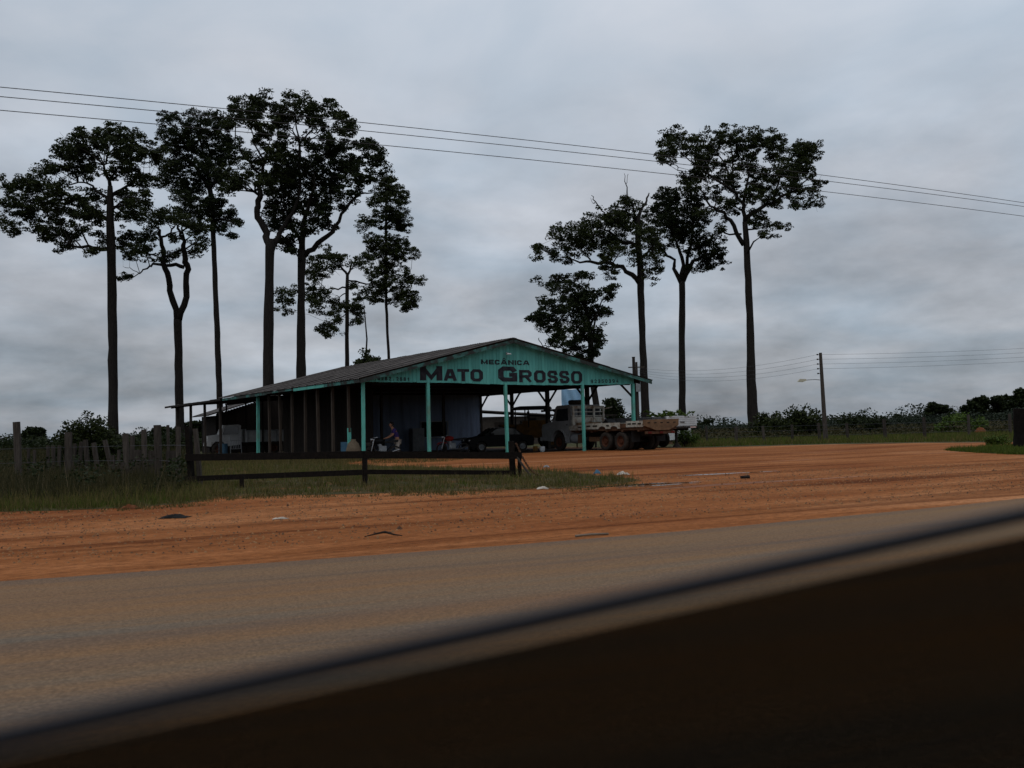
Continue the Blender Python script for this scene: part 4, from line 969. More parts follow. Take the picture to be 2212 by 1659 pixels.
# ------------------------------------------------------------------ trees
def R1(p): return (.2559 * p[0], 181.9 + .2559 * p[1])
def R2(p): return (424.5 + .2559 * p[0], 181.9 + .2559 * p[1])
def R4(p): return (485.1 + .2193 * p[0], 545.8 + .2193 * p[1])
def R5(p): return (1091.6 + .329 * p[0], 242.6 + .329 * p[1])
def R6(p): return (1091.6 + .2467 * p[0], 606.4 + .2467 * p[1])
SC = {R1: .2559, R2: .2559, R4: .2193, R5: .329, R6: .2467}
def tree(Z, label, trunk, limbs, lobes, leaf=LEAF, depth=3.2, dens=1.0, name='brazil_nut_tree', group=None, lsz=0.27, base=None):
    """trunk / limbs: lists of (frame, x, y, width) in picture units, turned to metres at the tree's own distance Z"""
    m = Z / FPX
    def w3(e, dz=0.0):
        fr, x_, y_, wd = e
        x_, y_ = fr((x_, y_)) if fr else (x_, y_)
        return P(x_, y_, Z + dz), wd * (SC[fr] if fr else 1) * m * ((Z + dz) / Z)
    tp = [w3(e) for e in trunk]
    basep = tp[0][0].copy(); basep.z = 0
    root = thing(name, label, 'tree', basep, 0, group)
    mb = MB()
    pts = [basep - basep] + [p - basep for p, _ in tp]; rr = [tp[0][1] * .62] + [r / 2 for _, r in tp]
    pp, pr = [], []
    for i in range(len(pts) - 1):
        k = max(1, int((pts[i + 1] - pts[i]).length / 1.2))
        for j in range(k):
            t = j / k; pp.append(pts[i].lerp(pts[i + 1], t) + Vector((rnd.uniform(-.03, .03), rnd.uniform(-.03, .03), 0)) * (1 if i + j else 0)); pr.append((rr[i] * (1 - t) + rr[i + 1] * t) * rnd.uniform(.95, 1.05))
    pp.append(pts[-1]); pr.append(rr[-1])
    mb.tube(pp, pr, 12, wob=.04)
    nodes = [(p, r) for p, r in zip(pp, pr)][-3:]
    for lb in limbs:
        dz1 = rnd.uniform(-1, 1) * depth * 1.1; n = len(lb); q, qr = [], []
        for i, e in enumerate(lb):
            p, wd = w3(e, dz1 * (i / max(1, n - 1)) ** 1.2 if lb is not None else 0); q.append(p - basep); qr.append(max(.02, wd / 2))
        q2, r2 = [], []
        for i in range(len(q) - 1):
            for j in range(3):
                t = j / 3; q2.append(q[i].lerp(q[i + 1], t) + (Vector((rnd.gauss(0, .09), rnd.gauss(0, .09), rnd.gauss(0, .09))) if i + j else Vector())); r2.append(qr[i] * (1 - t) + qr[i + 1] * t)
        q2.append(q[-1]); r2.append(qr[-1] * .7)
        mb.tube(q2, r2, 8, wob=.05); nodes += list(zip(q2, r2))[1:]
    allc = []
    for lo in lobes:
        fr, x_, y_, rx, ry = lo
        s_ = SC[fr] if fr else 1; cx_, cy_ = fr((x_, y_)) if fr else (x_, y_)
        for rep in range(3):
            dz = rnd.gauss(0, depth * .55) if rep else rnd.gauss(0, depth * .9)
            jx = rnd.gauss(0, rx * s_ * .45) * rep; jy = rnd.gauss(0, ry * s_ * .35) * rep
            c = P(cx_ + jx, cy_ + jy, Z + dz) - basep; a = rx * s_ * m * 1.12; b = ry * s_ * m * 1.15
            kk = 1.0 if not rep else .72
            # twigs
            best = min(nodes, key=lambda nd: (nd[0] - c).length + max(0, (nd[0].z - c.z)) * .8)
            d = c - best[0]
            midp = best[0].lerp(c, .5) + Vector((rnd.gauss(0, .2), rnd.gauss(0, .2), rnd.gauss(0, .15) + .06 * d.length))
            r0 = min(best[1] * .6, .03 + .018 * d.length)
            mb.tube([best[0], midp, c], [r0, r0 * .7, .018], 5, cap=False)
            for _ in range(3):
                e = c + Vector((rnd.uniform(-a, a), rnd.uniform(-a, a), rnd.uniform(-b, b))) * .9
                mb.tube([midp.lerp(c, .6), e], [.022, .008], 4, cap=False)
            nsub = max(4, int(9 * kk * a * b / .9))
            sub = ball(nsub) * np.array([a, a * 1.1, b]) * 1.0 * (1 if not rep else .8)
            nl = int(52 * dens * kk) + 1
            for sc_ in sub:
                rs = rnd.uniform(.26, .48)
                allc.append(np.array(c) + sc_ + ball(nl) * np.array([rs * 1.25, rs * 1.25, rs * .7]))
    mb.build('trunk', BARK, root, True)
    allc = np.concatenate(allc)
    v, f = leaves(allc, lsz, lsz * .52)
    npmesh('crown', v, f, leaf, root)
    return root
def L_(fr, *a): return [(fr, *x) for x in a]

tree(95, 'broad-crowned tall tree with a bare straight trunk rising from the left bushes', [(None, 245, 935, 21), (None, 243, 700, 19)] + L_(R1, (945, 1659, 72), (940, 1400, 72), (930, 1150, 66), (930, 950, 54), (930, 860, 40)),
 [L_(R1, (905, 1390, 40), (780, 1380, 30), (640, 1370, 22), (520, 1330, 10)), L_(R1, (905, 1140, 40), (800, 1050, 30), (600, 950, 20), (420, 930, 12)), L_(R1, (930, 960, 40), (1020, 880, 24), (1150, 780, 14)),
  L_(R1, (930, 870, 36), (880, 700, 20), (910, 600, 14)), L_(R1, (915, 980, 30), (820, 900, 20), (700, 820, 14), (560, 850, 10)), L_(R1, (940, 1060, 30), (1080, 1000, 20), (1200, 980, 10)), L_(R1, (600, 950, 18), (350, 1050, 12), (150, 1100, 8))],
 L_(R1, (960, 420, 110, 70), (1100, 430, 80, 60), (830, 440, 90, 60), (680, 430, 60, 40), (600, 500, 100, 70), (760, 530, 110, 80), (920, 530, 110, 80), (1070, 530, 110, 80), (1200, 520, 90, 70), (1280, 560, 60, 60), (540, 600, 90, 70), (700, 640, 110, 70), (1050, 640, 110, 70), (1220, 640, 100, 60), (440, 700, 100, 60), (380, 750, 70, 50), (580, 720, 90, 60), (760, 740, 80, 60), (960, 760, 90, 70), (1120, 760, 100, 80), (1230, 800, 90, 70), (200, 830, 90, 60), (100, 880, 80, 60), (330, 870, 70, 60), (470, 840, 90, 40), (250, 950, 110, 80), (100, 990, 80, 80), (420, 960, 110, 80), (600, 960, 110, 80), (760, 980, 90, 60), (200, 1080, 110, 70), (80, 1180, 60, 40), (120, 1240, 70, 30), (380, 1100, 110, 80), (540, 1100, 110, 80), (700, 1090, 100, 70), (800, 1150, 80, 60), (280, 1200, 90, 50), (450, 1220, 100, 60), (580, 1280, 90, 70), (680, 1230, 70, 50), (420, 1300, 50, 30), (540, 1370, 50, 20), (820, 1400, 60, 30), (1060, 960, 80, 80), (1180, 960, 100, 80), (1040, 1090, 80, 70), (1160, 1110, 80, 60)), LEAF)
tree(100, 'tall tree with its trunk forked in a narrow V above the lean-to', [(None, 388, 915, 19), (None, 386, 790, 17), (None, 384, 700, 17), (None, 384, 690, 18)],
 [[(None, 385, 695, 15), (None, 401, 640, 14), (None, 404, 590, 13)] + L_(R1, (1570, 1500, 52), (1555, 1400, 44), (1540, 1280, 30), (1500, 1190, 20)), [(None, 383, 695, 15), (None, 370, 625, 13)] + L_(R1, (1410, 1600, 50), (1375, 1450, 42), (1360, 1300, 32), (1325, 1210, 20)),
  L_(R1, (1360, 1290, 20), (1430, 1250, 16), (1480, 1190, 12)), L_(R1, (1555, 1545, 34), (1440, 1530, 30), (1300, 1510, 22), (1230, 1560, 14), (1180, 1600, 10), (1110, 1640, 6)), L_(R1, (1300, 1440, 16), (1150, 1420, 10), (1040, 1330, 6)), L_(R1, (1180, 1600, 7), (1100, 1560, 5), (1040, 1540, 3)), L_(R1, (1130, 1600, 6), (1060, 1610, 4), (1000, 1600, 3)), L_(R1, (1590, 1430, 20), (1660, 1420, 10), (1690, 1470, 5))],
 L_(R1, (860, 1290, 60, 60), (1060, 1280, 90, 70), (1180, 1330, 80, 60), (1260, 1250, 70, 70), (1130, 1380, 70, 50), (1100, 1450, 60, 30), (1200, 1420, 70, 50), (1380, 1470, 100, 40), (1460, 1440, 60, 30), (1340, 1140, 90, 70), (1450, 1100, 100, 70), (1560, 1150, 110, 70), (1680, 1200, 80, 60), (1700, 1340, 60, 50), (1680, 1400, 60, 30), (1480, 1290, 40, 40), (1640, 1240, 70, 50), (1060, 1620, 40, 20)), LEAF, dens=.85)
tree(122, 'slim straight-trunked tall tree between the forked tree and the workshop roof', [(None, 475, 872, 13), (None, 469, 720, 12), (None, 463, 560, 11)] + L_(R1, (1800, 1280, 40), (1790, 1000, 44), (1770, 880, 40), (1750, 700, 26)),
 [L_(R1, (1775, 900, 36), (1650, 700, 24), (1520, 560, 14)), L_(R1, (1770, 880, 34), (1880, 700, 22), (1960, 560, 12)), L_(R1, (1755, 720, 24), (1700, 520, 16), (1650, 350, 10)), L_(R1, (1790, 1000, 26), (1640, 960, 16), (1540, 960, 10)), L_(R1, (1800, 1150, 20), (1900, 1150, 12), (1970, 1170, 8))],
 L_(R1, (1430, 290, 80, 50), (1380, 400, 60, 60), (1550, 290, 100, 60), (1680, 280, 100, 60), (1480, 420, 100, 70), (1620, 430, 110, 80), (1760, 400, 100, 80), (1880, 340, 80, 80), (1440, 530, 80, 70), (1560, 560, 110, 80), (1700, 560, 110, 80), (1850, 520, 110, 80), (1970, 480, 100, 80), (1420, 680, 90, 70), (1540, 700, 110, 80), (1680, 700, 110, 80), (1830, 680, 110, 80), (1960, 640, 90, 70), (1480, 820, 110, 80), (1620, 830, 110, 80), (1760, 820, 100, 70), (1880, 800, 90, 70), (1540, 960, 100, 80), (1650, 960, 100, 80), (1760, 1000, 80, 70), (1850, 980, 60, 60), (1600, 1080, 100, 70), (1730, 1120, 100, 70), (1860, 1090, 90, 60), (1950, 1060, 50, 40), (1960, 1160, 90, 40), (1860, 1220, 80, 50), (1960, 1280, 40, 30), (2020, 1160, 40, 20)), LEAF2)
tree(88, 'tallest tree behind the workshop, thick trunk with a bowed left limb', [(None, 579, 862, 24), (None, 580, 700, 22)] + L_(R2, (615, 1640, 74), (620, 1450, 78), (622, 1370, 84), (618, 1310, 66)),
 [L_(R2, (615, 1400, 60), (600, 1310, 62), (575, 1230, 58), (515, 1130, 54), (520, 1020, 52), (545, 920, 46), (530, 820, 36), (560, 690, 26), (620, 480, 12)), L_(R2, (520, 930, 24), (430, 880, 18), (330, 860, 10)), L_(R2, (635, 1400, 54), (665, 1330, 50), (730, 1230, 38), (800, 1100, 30), (860, 950, 24), (880, 700, 24), (870, 500, 26)), L_(R2, (870, 500, 22), (820, 400, 10), (770, 330, 8)), L_(R2, (875, 490, 20), (960, 390, 10), (1000, 350, 6)), L_(R2, (880, 485, 18), (990, 450, 10), (1080, 400, 6)), L_(R2, (540, 760, 22), (400, 620, 16), (330, 500, 12), (330, 300, 8)), L_(R2, (570, 640, 18), (480, 500, 12), (450, 300, 8)), L_(R2, (870, 520, 16), (840, 300, 12), (820, 180, 6))],
 L_(R2, (320, 170, 60, 50), (440, 140, 80, 40), (520, 150, 50, 40), (620, 200, 80, 60), (720, 210, 80, 60), (810, 130, 60, 50), (880, 170, 60, 60), (1000, 220, 80, 60), (1120, 210, 80, 60), (1200, 270, 70, 60), (1270, 330, 70, 50), (1310, 390, 40, 60), (1200, 380, 70, 60), (1080, 320, 80, 60), (1070, 430, 70, 40), (950, 290, 80, 60), (840, 270, 80, 60), (720, 330, 90, 60), (620, 330, 80, 60), (500, 240, 90, 60), (400, 270, 80, 60), (480, 350, 80, 50), (600, 430, 60, 40), (680, 440, 60, 50), (740, 500, 60, 40), (640, 540, 50, 40), (520, 450, 60, 30), (300, 330, 60, 60), (440, 620, 70, 50), (540, 650, 60, 50), (660, 600, 70, 60), (720, 620, 50, 60), (290, 780, 70, 60), (380, 800, 70, 50), (480, 790, 80, 60), (620, 800, 90, 60), (760, 760, 90, 70), (320, 880, 40, 30), (230, 880, 50, 40)), LEAF)
tree(92, 'thick-trunked dense tree beside the tallest tree, long limb reaching over the roof', [(None, 650, 850, 22)] + L_(R2, (885, 1659, 62), (890, 1500, 70), (890, 1400, 76)),
 [L_(R2, (890, 1400, 56), (900, 1200, 42), (960, 1000, 30), (1000, 850, 20)), L_(R2, (910, 1450, 50), (1030, 1350, 44), (1150, 1240, 36), (1230, 1100, 28), (1320, 960, 22), (1420, 920, 14), (1500, 915, 8)), L_(R2, (1170, 1200, 20), (1080, 1200, 14), (1020, 1180, 10)), L_(R2, (890, 1370, 34), (800, 1150, 24), (740, 1000, 14), (700, 820, 8)), L_(R2, (960, 1000, 24), (1150, 800, 18), (1300, 650, 12), (1450, 580, 8))],
 L_(R2, (840, 600, 90, 60), (980, 560, 100, 60), (1120, 560, 110, 70), (1260, 540, 100, 60), (1380, 530, 70, 50), (1440, 490, 50, 40), (1500, 560, 60, 60), (1540, 640, 50, 60), (1440, 660, 90, 60), (1300, 660, 110, 80), (1150, 680, 110, 80), (1000, 690, 110, 80), (860, 710, 100, 70), (720, 700, 90, 60), (700, 820, 110, 80), (850, 830, 110, 80), (1000, 820, 110, 80), (1150, 790, 110, 70), (1300, 770, 100, 70), (1430, 760, 90, 70), (1530, 750, 60, 60), (660, 930, 90, 60), (800, 950, 110, 80), (950, 960, 110, 90), (1080, 960, 100, 80), (1200, 900, 80, 60), (1330, 890, 80, 50), (620, 1010, 60, 40), (700, 1080, 90, 60), (830, 1090, 100, 70), (960, 1090, 100, 70), (1080, 1080, 80, 60), (630, 1170, 60, 40), (760, 1200, 90, 70), (880, 1230, 80, 70), (700, 1330, 60, 50), (780, 1330, 60, 60), (800, 1390, 50, 20), (1230, 1010, 60, 50), (1100, 1180, 60, 30), (1000, 1190, 50, 40)), LEAF2)
tree(118, 'slender tree with low drooping branches behind the grey workshop roof', [(None, 749, 880, 11)] + L_(R4, (1205, 1145, 44), (1205, 700, 38), (1210, 350, 38), (1210, 210, 30)),
 [L_(R4, (1200, 345, 18), (1060, 350, 14), (900, 360, 10), (640, 420, 6)), L_(R4, (1210, 220, 26), (1140, 140, 20), (1030, 70, 12)), L_(R4, (1215, 215, 24), (1260, 120, 16), (1290, 50, 10)), L_(R4, (1220, 275, 18), (1330, 290, 16), (1500, 320, 10)), L_(R4, (1200, 400, 12), (1130, 440, 9), (1080, 560, 7)), L_(R4, (1205, 560, 10), (1290, 600, 6)), L_(R4, (1200, 600, 10), (1080, 680, 7), (1010, 760, 5))],
 L_(R4, (600, 400, 90, 50), (560, 470, 70, 50), (650, 450, 60, 60), (610, 570, 80, 40), (880, 230, 90, 60), (860, 150, 60, 60), (980, 180, 90, 60), (1080, 100, 90, 60), (900, 60, 80, 50), (1000, 30, 90, 60), (1150, 60, 60, 50), (1300, 120, 80, 50), (1380, 60, 80, 50), (860, 330, 60, 40), (900, 430, 90, 60), (860, 510, 60, 50), (1000, 410, 70, 60), (1060, 470, 60, 50), (920, 580, 60, 40), (1080, 570, 80, 60), (1160, 530, 80, 60), (1280, 540, 80, 60), (1320, 620, 60, 60), (1280, 680, 60, 30), (1110, 660, 60, 40), (1000, 720, 60, 40), (960, 760, 50, 40), (1080, 760, 70, 50), (1010, 810, 30, 25), (1260, 330, 40, 40)), LEAF, depth=2.5, dens=.8, name='slender_tree')
tree(132, 'thin-stemmed tree with stacked leafy tiers near the workshop ridge', [(None, 838, 880, 7)] + L_(R4, (1620, 1065, 28), (1600, 700, 26), (1590, 430, 28), (1590, 0, 24)) + L_(R2, (1600, 1200, 22), (1600, 900, 14)),
 [L_(R4, (1590, 300, 14), (1750, 360, 10), (1820, 480, 6)), L_(R4, (1590, 200, 12), (1460, 260, 8), (1400, 380, 5)), L_(R2, (1600, 1180, 12), (1720, 1100, 8)), L_(R2, (1600, 1080, 10), (1480, 1110, 6)), L_(R2, (1600, 780, 4), (1640, 740, 3), (1660, 700, 2))],
 L_(R2, (1600, 800, 50, 30), (1640, 840, 90, 50), (1560, 900, 90, 50), (1700, 910, 90, 60), (1640, 980, 90, 60), (1740, 970, 60, 50), (1500, 990, 60, 40), (1480, 1130, 90, 60), (1600, 1100, 100, 60), (1720, 1100, 90, 70), (1560, 1190, 90, 40), (1740, 1200, 70, 50), (1690, 1190, 60, 40), (1480, 1320, 90, 60), (1600, 1320, 90, 60), (1720, 1340, 90, 60), (1820, 1430, 60, 40), (1600, 1430, 90, 70), (1480, 1440, 80, 60), (1720, 1450, 70, 50)) +
 L_(R4, (1460, 180, 80, 60), (1600, 150, 90, 60), (1740, 170, 70, 40), (1500, 280, 80, 60), (1650, 280, 100, 70), (1780, 280, 90, 60), (1850, 270, 60, 60), (1440, 380, 80, 50), (1560, 380, 80, 60), (1700, 390, 90, 70), (1820, 400, 80, 60), (1440, 460, 50, 40), (1540, 470, 40, 30), (1780, 510, 90, 50), (1860, 490, 50, 50), (1790, 570, 60, 30), (1640, 480, 40, 30), (1330, 430, 60, 50)), LEAF, depth=2.2, name='slender_tree')
tree(96, 'shorter bushy dark tree rising just behind the right roof slope', L_(R6, (815, 1330, 60), (800, 1100, 56), (770, 900, 54), (745, 740, 56), (750, 600, 52), (745, 450, 40), (720, 300, 28), (690, 200, 18)),
 [L_(R6, (745, 560, 30), (640, 420, 16), (560, 300, 10)), L_(R6, (745, 450, 24), (830, 290, 12), (930, 300, 6)), L_(R6, (740, 400, 20), (850, 180, 10), (950, 80, 6)), L_(R6, (745, 640, 20), (600, 600, 14), (480, 585, 11), (400, 575, 10), (330, 570, 8), (300, 520, 7), (295, 500, 6)), L_(R6, (400, 570, 9), (370, 480, 7), (350, 430, 5)), L_(R6, (700, 260, 16), (560, 180, 10), (450, 90, 6))],
 L_(R6, (430, 60, 80, 50), (560, 110, 90, 80), (680, 80, 80, 70), (540, 0, 90, 50), (660, -30, 70, 40), (430, -20, 60, 40), (860, 110, 90, 50), (960, 70, 50, 40), (360, 190, 70, 60), (480, 220, 90, 80), (620, 210, 100, 90), (760, 190, 80, 80), (300, 290, 60, 40), (250, 330, 50, 30), (340, 360, 80, 60), (460, 350, 90, 90), (590, 350, 90, 90), (720, 330, 80, 80), (880, 260, 40, 50), (440, 470, 80, 70), (560, 480, 90, 80), (680, 450, 70, 70), (820, 470, 60, 70), (800, 540, 50, 40), (500, 580, 90, 70), (620, 610, 90, 70), (700, 660, 60, 50), (780, 640, 40, 50), (640, 690, 60, 40)), LEAF2, depth=2.6, name='bushy_tree')
tree(103, 'lopsided tall tree with bare dead twigs at its top and one long low limb', [(None, 1396, 935, 21)] + L_(R5, (900, 1475, 42), (890, 1180, 46), (890, 1130, 50), (885, 1000, 42), (870, 850, 40), (870, 700, 30), (890, 640, 20)),
 [L_(R5, (880, 1120, 38), (800, 1040, 28), (700, 985, 26), (560, 985, 18), (450, 975, 10), (300, 930, 5)), L_(R5, (865, 880, 28), (740, 830, 18), (660, 760, 12), (670, 690, 10), (640, 640, 9), (590, 590, 7), (565, 545, 5)), L_(R5, (890, 640, 18), (930, 580, 14), (944, 530, 9)), L_(R5, (860, 700, 16), (800, 560, 10), (790, 450, 5), (780, 400, 3)), L_(R5, (792, 470, 4), (800, 430, 3), (805, 405, 2)), L_(R5, (560, 970, 12), (520, 910, 8), (500, 880, 6)), L_(R5, (880, 960, 20), (960, 880, 12), (980, 960, 7)), L_(R5, (740, 830, 14), (600, 800, 9), (420, 800, 6)), L_(R5, (590, 590, 4), (575, 600, 3), (560, 560, 2)), L_(R5, (850, 600, 7), (855, 580, 5), (830, 560, 3))],
 L_(R5, (800, 640, 80, 60), (720, 680, 80, 60), (820, 720, 80, 70), (640, 730, 80, 70), (560, 750, 80, 70), (480, 790, 80, 70), (380, 760, 50, 40), (330, 800, 50, 40), (420, 870, 80, 60), (520, 880, 80, 60), (620, 850, 80, 70), (720, 830, 80, 60), (700, 920, 80, 50), (800, 900, 60, 60), (280, 920, 50, 40), (340, 950, 50, 30), (400, 960, 50, 30), (640, 1010, 40, 30), (710, 1050, 40, 40), (930, 790, 70, 70), (960, 860, 60, 60), (970, 960, 70, 60), (930, 1060, 40, 40), (1000, 1030, 40, 30), (215, 890, 25, 15), (800, 560, 30, 40)), LEAF, depth=2.6, dens=.8)
tree(113, 'mid-height tree whose trunk splits into four spreading limbs', [(None, 1474, 935, 16)] + L_(R5, (1160, 1475, 43), (1160, 1110, 42)),
 [L_(R5, (1155, 1120, 34), (1105, 1030, 24), (1110, 970, 18), (1040, 920, 16), (1000, 860, 9)), L_(R5, (1162, 1110, 30), (1160, 950, 24), (1120, 850, 14), (1060, 700, 8)), L_(R5, (1165, 1110, 28), (1200, 950, 22), (1240, 720, 14), (1240, 580, 7)), L_(R5, (1168, 1110, 30), (1240, 990, 26), (1320, 930, 20), (1400, 930, 10))],
 L_(R5, (1060, 560, 80, 60), (1150, 570, 70, 70), (1020, 650, 70, 60), (1110, 680, 90, 80), (1220, 640, 60, 60), (1050, 770, 90, 70), (1180, 760, 90, 80), (1290, 700, 60, 60), (1110, 830, 80, 50), (1270, 850, 90, 70), (1350, 900, 80, 60), (1310, 990, 80, 50), (1000, 870, 40, 50), (1250, 560, 50, 50), (1400, 930, 40, 40), (1280, 1020, 50, 30)), LEAF2, depth=2.6)
tree(108, 'tall tree with wide airy crown of clumps standing alone near the roadside lamp pole', [(None, 1628, 938, 25), (None, 1622, 800, 20)] + L_(R5, (1610, 1475, 50), (1595, 1100, 44), (1582, 850, 40), (1572, 720, 34)),
 [L_(R5, (1565, 870, 34), (1500, 740, 28), (1430, 660, 22), (1340, 610, 14), (1280, 500, 8)), L_(R5, (1575, 730, 34), (1620, 660, 28), (1760, 580, 20), (1900, 520, 12), (2000, 430, 7)), L_(R5, (1572, 730, 30), (1560, 600, 24), (1480, 500, 20), (1380, 440, 14), (1250, 340, 9), (1140, 250, 5)), L_(R5, (1560, 600, 20), (1600, 420, 12), (1610, 320, 8), (1680, 200, 5)), L_(R5, (1500, 510, 16), (1440, 330, 10), (1350, 200, 6)), L_(R5, (1480, 480, 12), (1490, 300, 8), (1480, 180, 5)), L_(R5, (1760, 580, 16), (1800, 420, 10), (1800, 260, 6)), L_(R5, (1860, 540, 12), (1940, 380, 8), (1960, 240, 5)), L_(R5, (1550, 800, 14), (1430, 800, 10), (1420, 760, 8), (1400, 740, 5)), L_(R5, (1420, 805, 10), (1390, 830, 8), (1350, 860, 5)), L_(R5, (1850, 560, 10), (1880, 590, 7), (1960, 600, 4)), L_(R5, (1595, 770, 12), (1680, 760, 8), (1780, 740, 5)), L_(R5, (1170, 410, 7), (1140, 360, 6), (1090, 330, 4))],
 L_(R5, (1075, 240, 75, 100), (1200, 190, 80, 90), (1335, 200, 70, 95), (1480, 150, 85, 75), (1670, 190, 95, 85), (1770, 220, 70, 110), (1940, 220, 80, 55), (2030, 250, 45, 70), (1960, 350, 80, 90), (2055, 470, 45, 70), (1850, 400, 85, 100), (1940, 590, 85, 40), (1700, 440, 100, 90), (1565, 320, 65, 90), (1440, 390, 75, 95), (1250, 430, 100, 60), (1360, 540, 60, 50), (1500, 580, 80, 65), (1640, 540, 90, 65), (1760, 590, 65, 45), (1300, 300, 70, 70), (1700, 720, 65, 35), (1790, 740, 50, 35), (1710, 800, 40, 28), (1640, 720, 35, 45), (1210, 480, 65, 40), (1300, 650, 55, 45), (1030, 310, 30, 30), (1480, 470, 60, 50), (1900, 500, 60, 50), (1420, 760, 30, 30)), LEAF, depth=3.4)
tree(84, 'round shrub top showing just above the left roof edge', [(None, 792, 900, 6), (None, 792, 800, 5)], [], L_(R4, (1300, 1095, 60, 36), (1400, 1060, 60, 40), (1460, 1065, 50, 40), (1440, 1110, 60, 40), (1350, 1120, 60, 40)), LEAF, depth=.8, name='shrub')
vn = MB().tube([P(*R4((1390, 1080)), 100) * 1, P(*R4((1400, 850)), 100), P(*R4((1390, 700)), 100), P(*R4((1375, 560)), 100)], .06, 6)
for i_, q in enumerate(vn.v): pass
b0 = P(*R4((1390, 1080)), 100); vn = MB().tube([Vector((b0.x, b0.y, 0)), b0, P(*R4((1402, 850)), 100), P(*R4((1388, 690)), 100), P(*R4((1378, 580)), 100), P(*R4((1370, 480)), 100)], [.12, .1, .09, .07, .05, .02], 6).build('dead_sapling', BARK)
tag(vn, 'thin leafless sapling stem standing up behind the grey roof', 'sapling')
tree(70, 'small tiered sapling seen between the truck cab and the eave post', [(None, 1322, 930, 3), (None, 1322, 862, 1.5)], [], [(None, 1316, 868, 5, 3), (None, 1329, 870, 5, 4), (None, 1319, 878, 5, 3), (None, 1332, 881, 6, 4), (None, 1314, 886, 6, 4), (None, 1330, 889, 6, 4), (None, 1312, 894, 7, 4), (None, 1322, 899, 8, 5), (None, 1330, 904, 8, 4)], LEAF2, depth=.3, dens=.7, name='sapling', lsz=.22)

# ------------------------------------------------------------------ far woodland
def lobemass(name, spec, leafm, size, n, label, cat):
    cs = []
    for (x_, y_, z_, a, b) in spec: cs.append(np.array([x_, y_, z_]) + ball(n) * np.array([a, a, b]))
    v, f = leaves(np.concatenate(cs), size, size * .6, .05); o = npmesh(name, v, f, leafm)
    return stuff(o, label, cat)
spec = []
for i in range(330):
    X = rnd.uniform(-330, 420); Y = 330 + rnd.uniform(-30, 40); h = rnd.uniform(2.5, 6) + 1.5 * math.sin(X * .05) + max(0, X - 100) * .015
    spec.append((X, Y, h * .55, rnd.uniform(4, 7), h * .5))
lobemass('far_woodland', spec, LEAFFAR, .95, 150, 'low hazy band of distant woodland along the horizon', 'woodland')
TOPX = [1400, 1500, 1600, 1700, 1821, 1900, 1960, 2000, 2060, 2100, 2160, 2212, 2400]
TOPY = [925, 922, 920, 915, 911, 908, 902, 899, 895, 889, 892, 882, 870]
spec = []
for i in range(950):
    px = rnd.uniform(1420, 2400); t = (px - 1420) / 980; Y = 190 - 60 * t + rnd.uniform(-8, 14)
    top = float(np.interp(px, TOPX, TOPY)) + rnd.choice((0, 2, 5, 9, 14)) + rnd.gauss(0, 2.2)
    q = P(px, top, Y); h = max(1.0, q.z); r_ = rnd.uniform(.9, 2.0)
    spec.append((q.x, q.y, h - r_ * .6, r_, r_ * .8))
    if h > 1.4: spec.append((q.x + rnd.gauss(0, 1.5), q.y - 1, h * .45, r_ * 1.3, h * .45))
lobemass('near_woodland', spec, LEAFFAR, .34, 150, 'dark scrubby woodland edge beyond the wire fence', 'woodland')
spec = []
for i in range(420):
    px = rnd.uniform(1460, 2400); Y = rnd.uniform(72, 135); q = P(px, 930, Y); h = rnd.uniform(.35, 1.1)
    spec.append((q.x, q.y, h * .4, rnd.uniform(.7, 1.6), h * .6))
lobemass('scrub', spec, WEED, .22, 110, 'low olive scrub between the wire fence and the woodland', 'scrub')
spec = []
for i in range(150):
    px = rnd.uniform(-80, 470); Y = 100 + rnd.uniform(-10, 40); q = P(px, 940, Y); h = rnd.uniform(1.2, 2.3) * (1.25 if rnd.random() < .15 else 1)
    spec.append((q.x, q.y, h * .5, rnd.uniform(.9, 1.8), h * .5))
lobemass('left_woodland', spec, LEAF2, .36, 150, 'dark scrub in the distance behind the stake fence', 'woodland')
def fartree(px, top, bot, wid, Z, label, kind=0):
    s = []; nn = 10
    for k in range(nn):
        s.append((None, px + rnd.uniform(-.5, .5) * wid, top + (bot - top) * rnd.uniform(.12, .55 if kind == 0 else .8), wid * rnd.uniform(.16, .28), (bot - top) * rnd.uniform(.10, .18)))
    tree(Z, label, [(None, px, bot + 14, 3.5), (None, px + 1, bot - 2, 3), (None, px, (top + bot) / 2, 2)], [], s, LEAF2, depth=1.8, name='woodland_tree', lsz=.55, dens=.6)
fartree(2019, 871, 905, 36, 155, 'small round-topped tree standing clear of the woodland edge')
fartree(2102, 853, 905, 40, 150, 'dark tree rising from the woodland, beside a flat-topped one', 1)
fartree(2146, 848, 905, 52, 150, 'flat-topped tree with a branch poking sideways over the woodland', 1)
fartree(2196, 838, 900, 40, 145, 'tree at the edge of the woodland behind the dark stump post', 1)
fartree(1525, 904, 925, 26, 260, 'lone spreading tree on the horizon behind the trailer', 1)
fartree(1942, 895, 915, 16, 230, 'tiny palm-like tree on the horizon woodland', 1)
fartree(412, 903, 950, 40, 110, 'round dark tree seen beneath the lean-to roof end', 1)
fartree(345, 925, 950, 30, 120, 'small dark tree behind the tall stakes', 1)
fartree(75, 925, 955, 30, 120, 'low tree showing past the tall leaning fence post', 1)

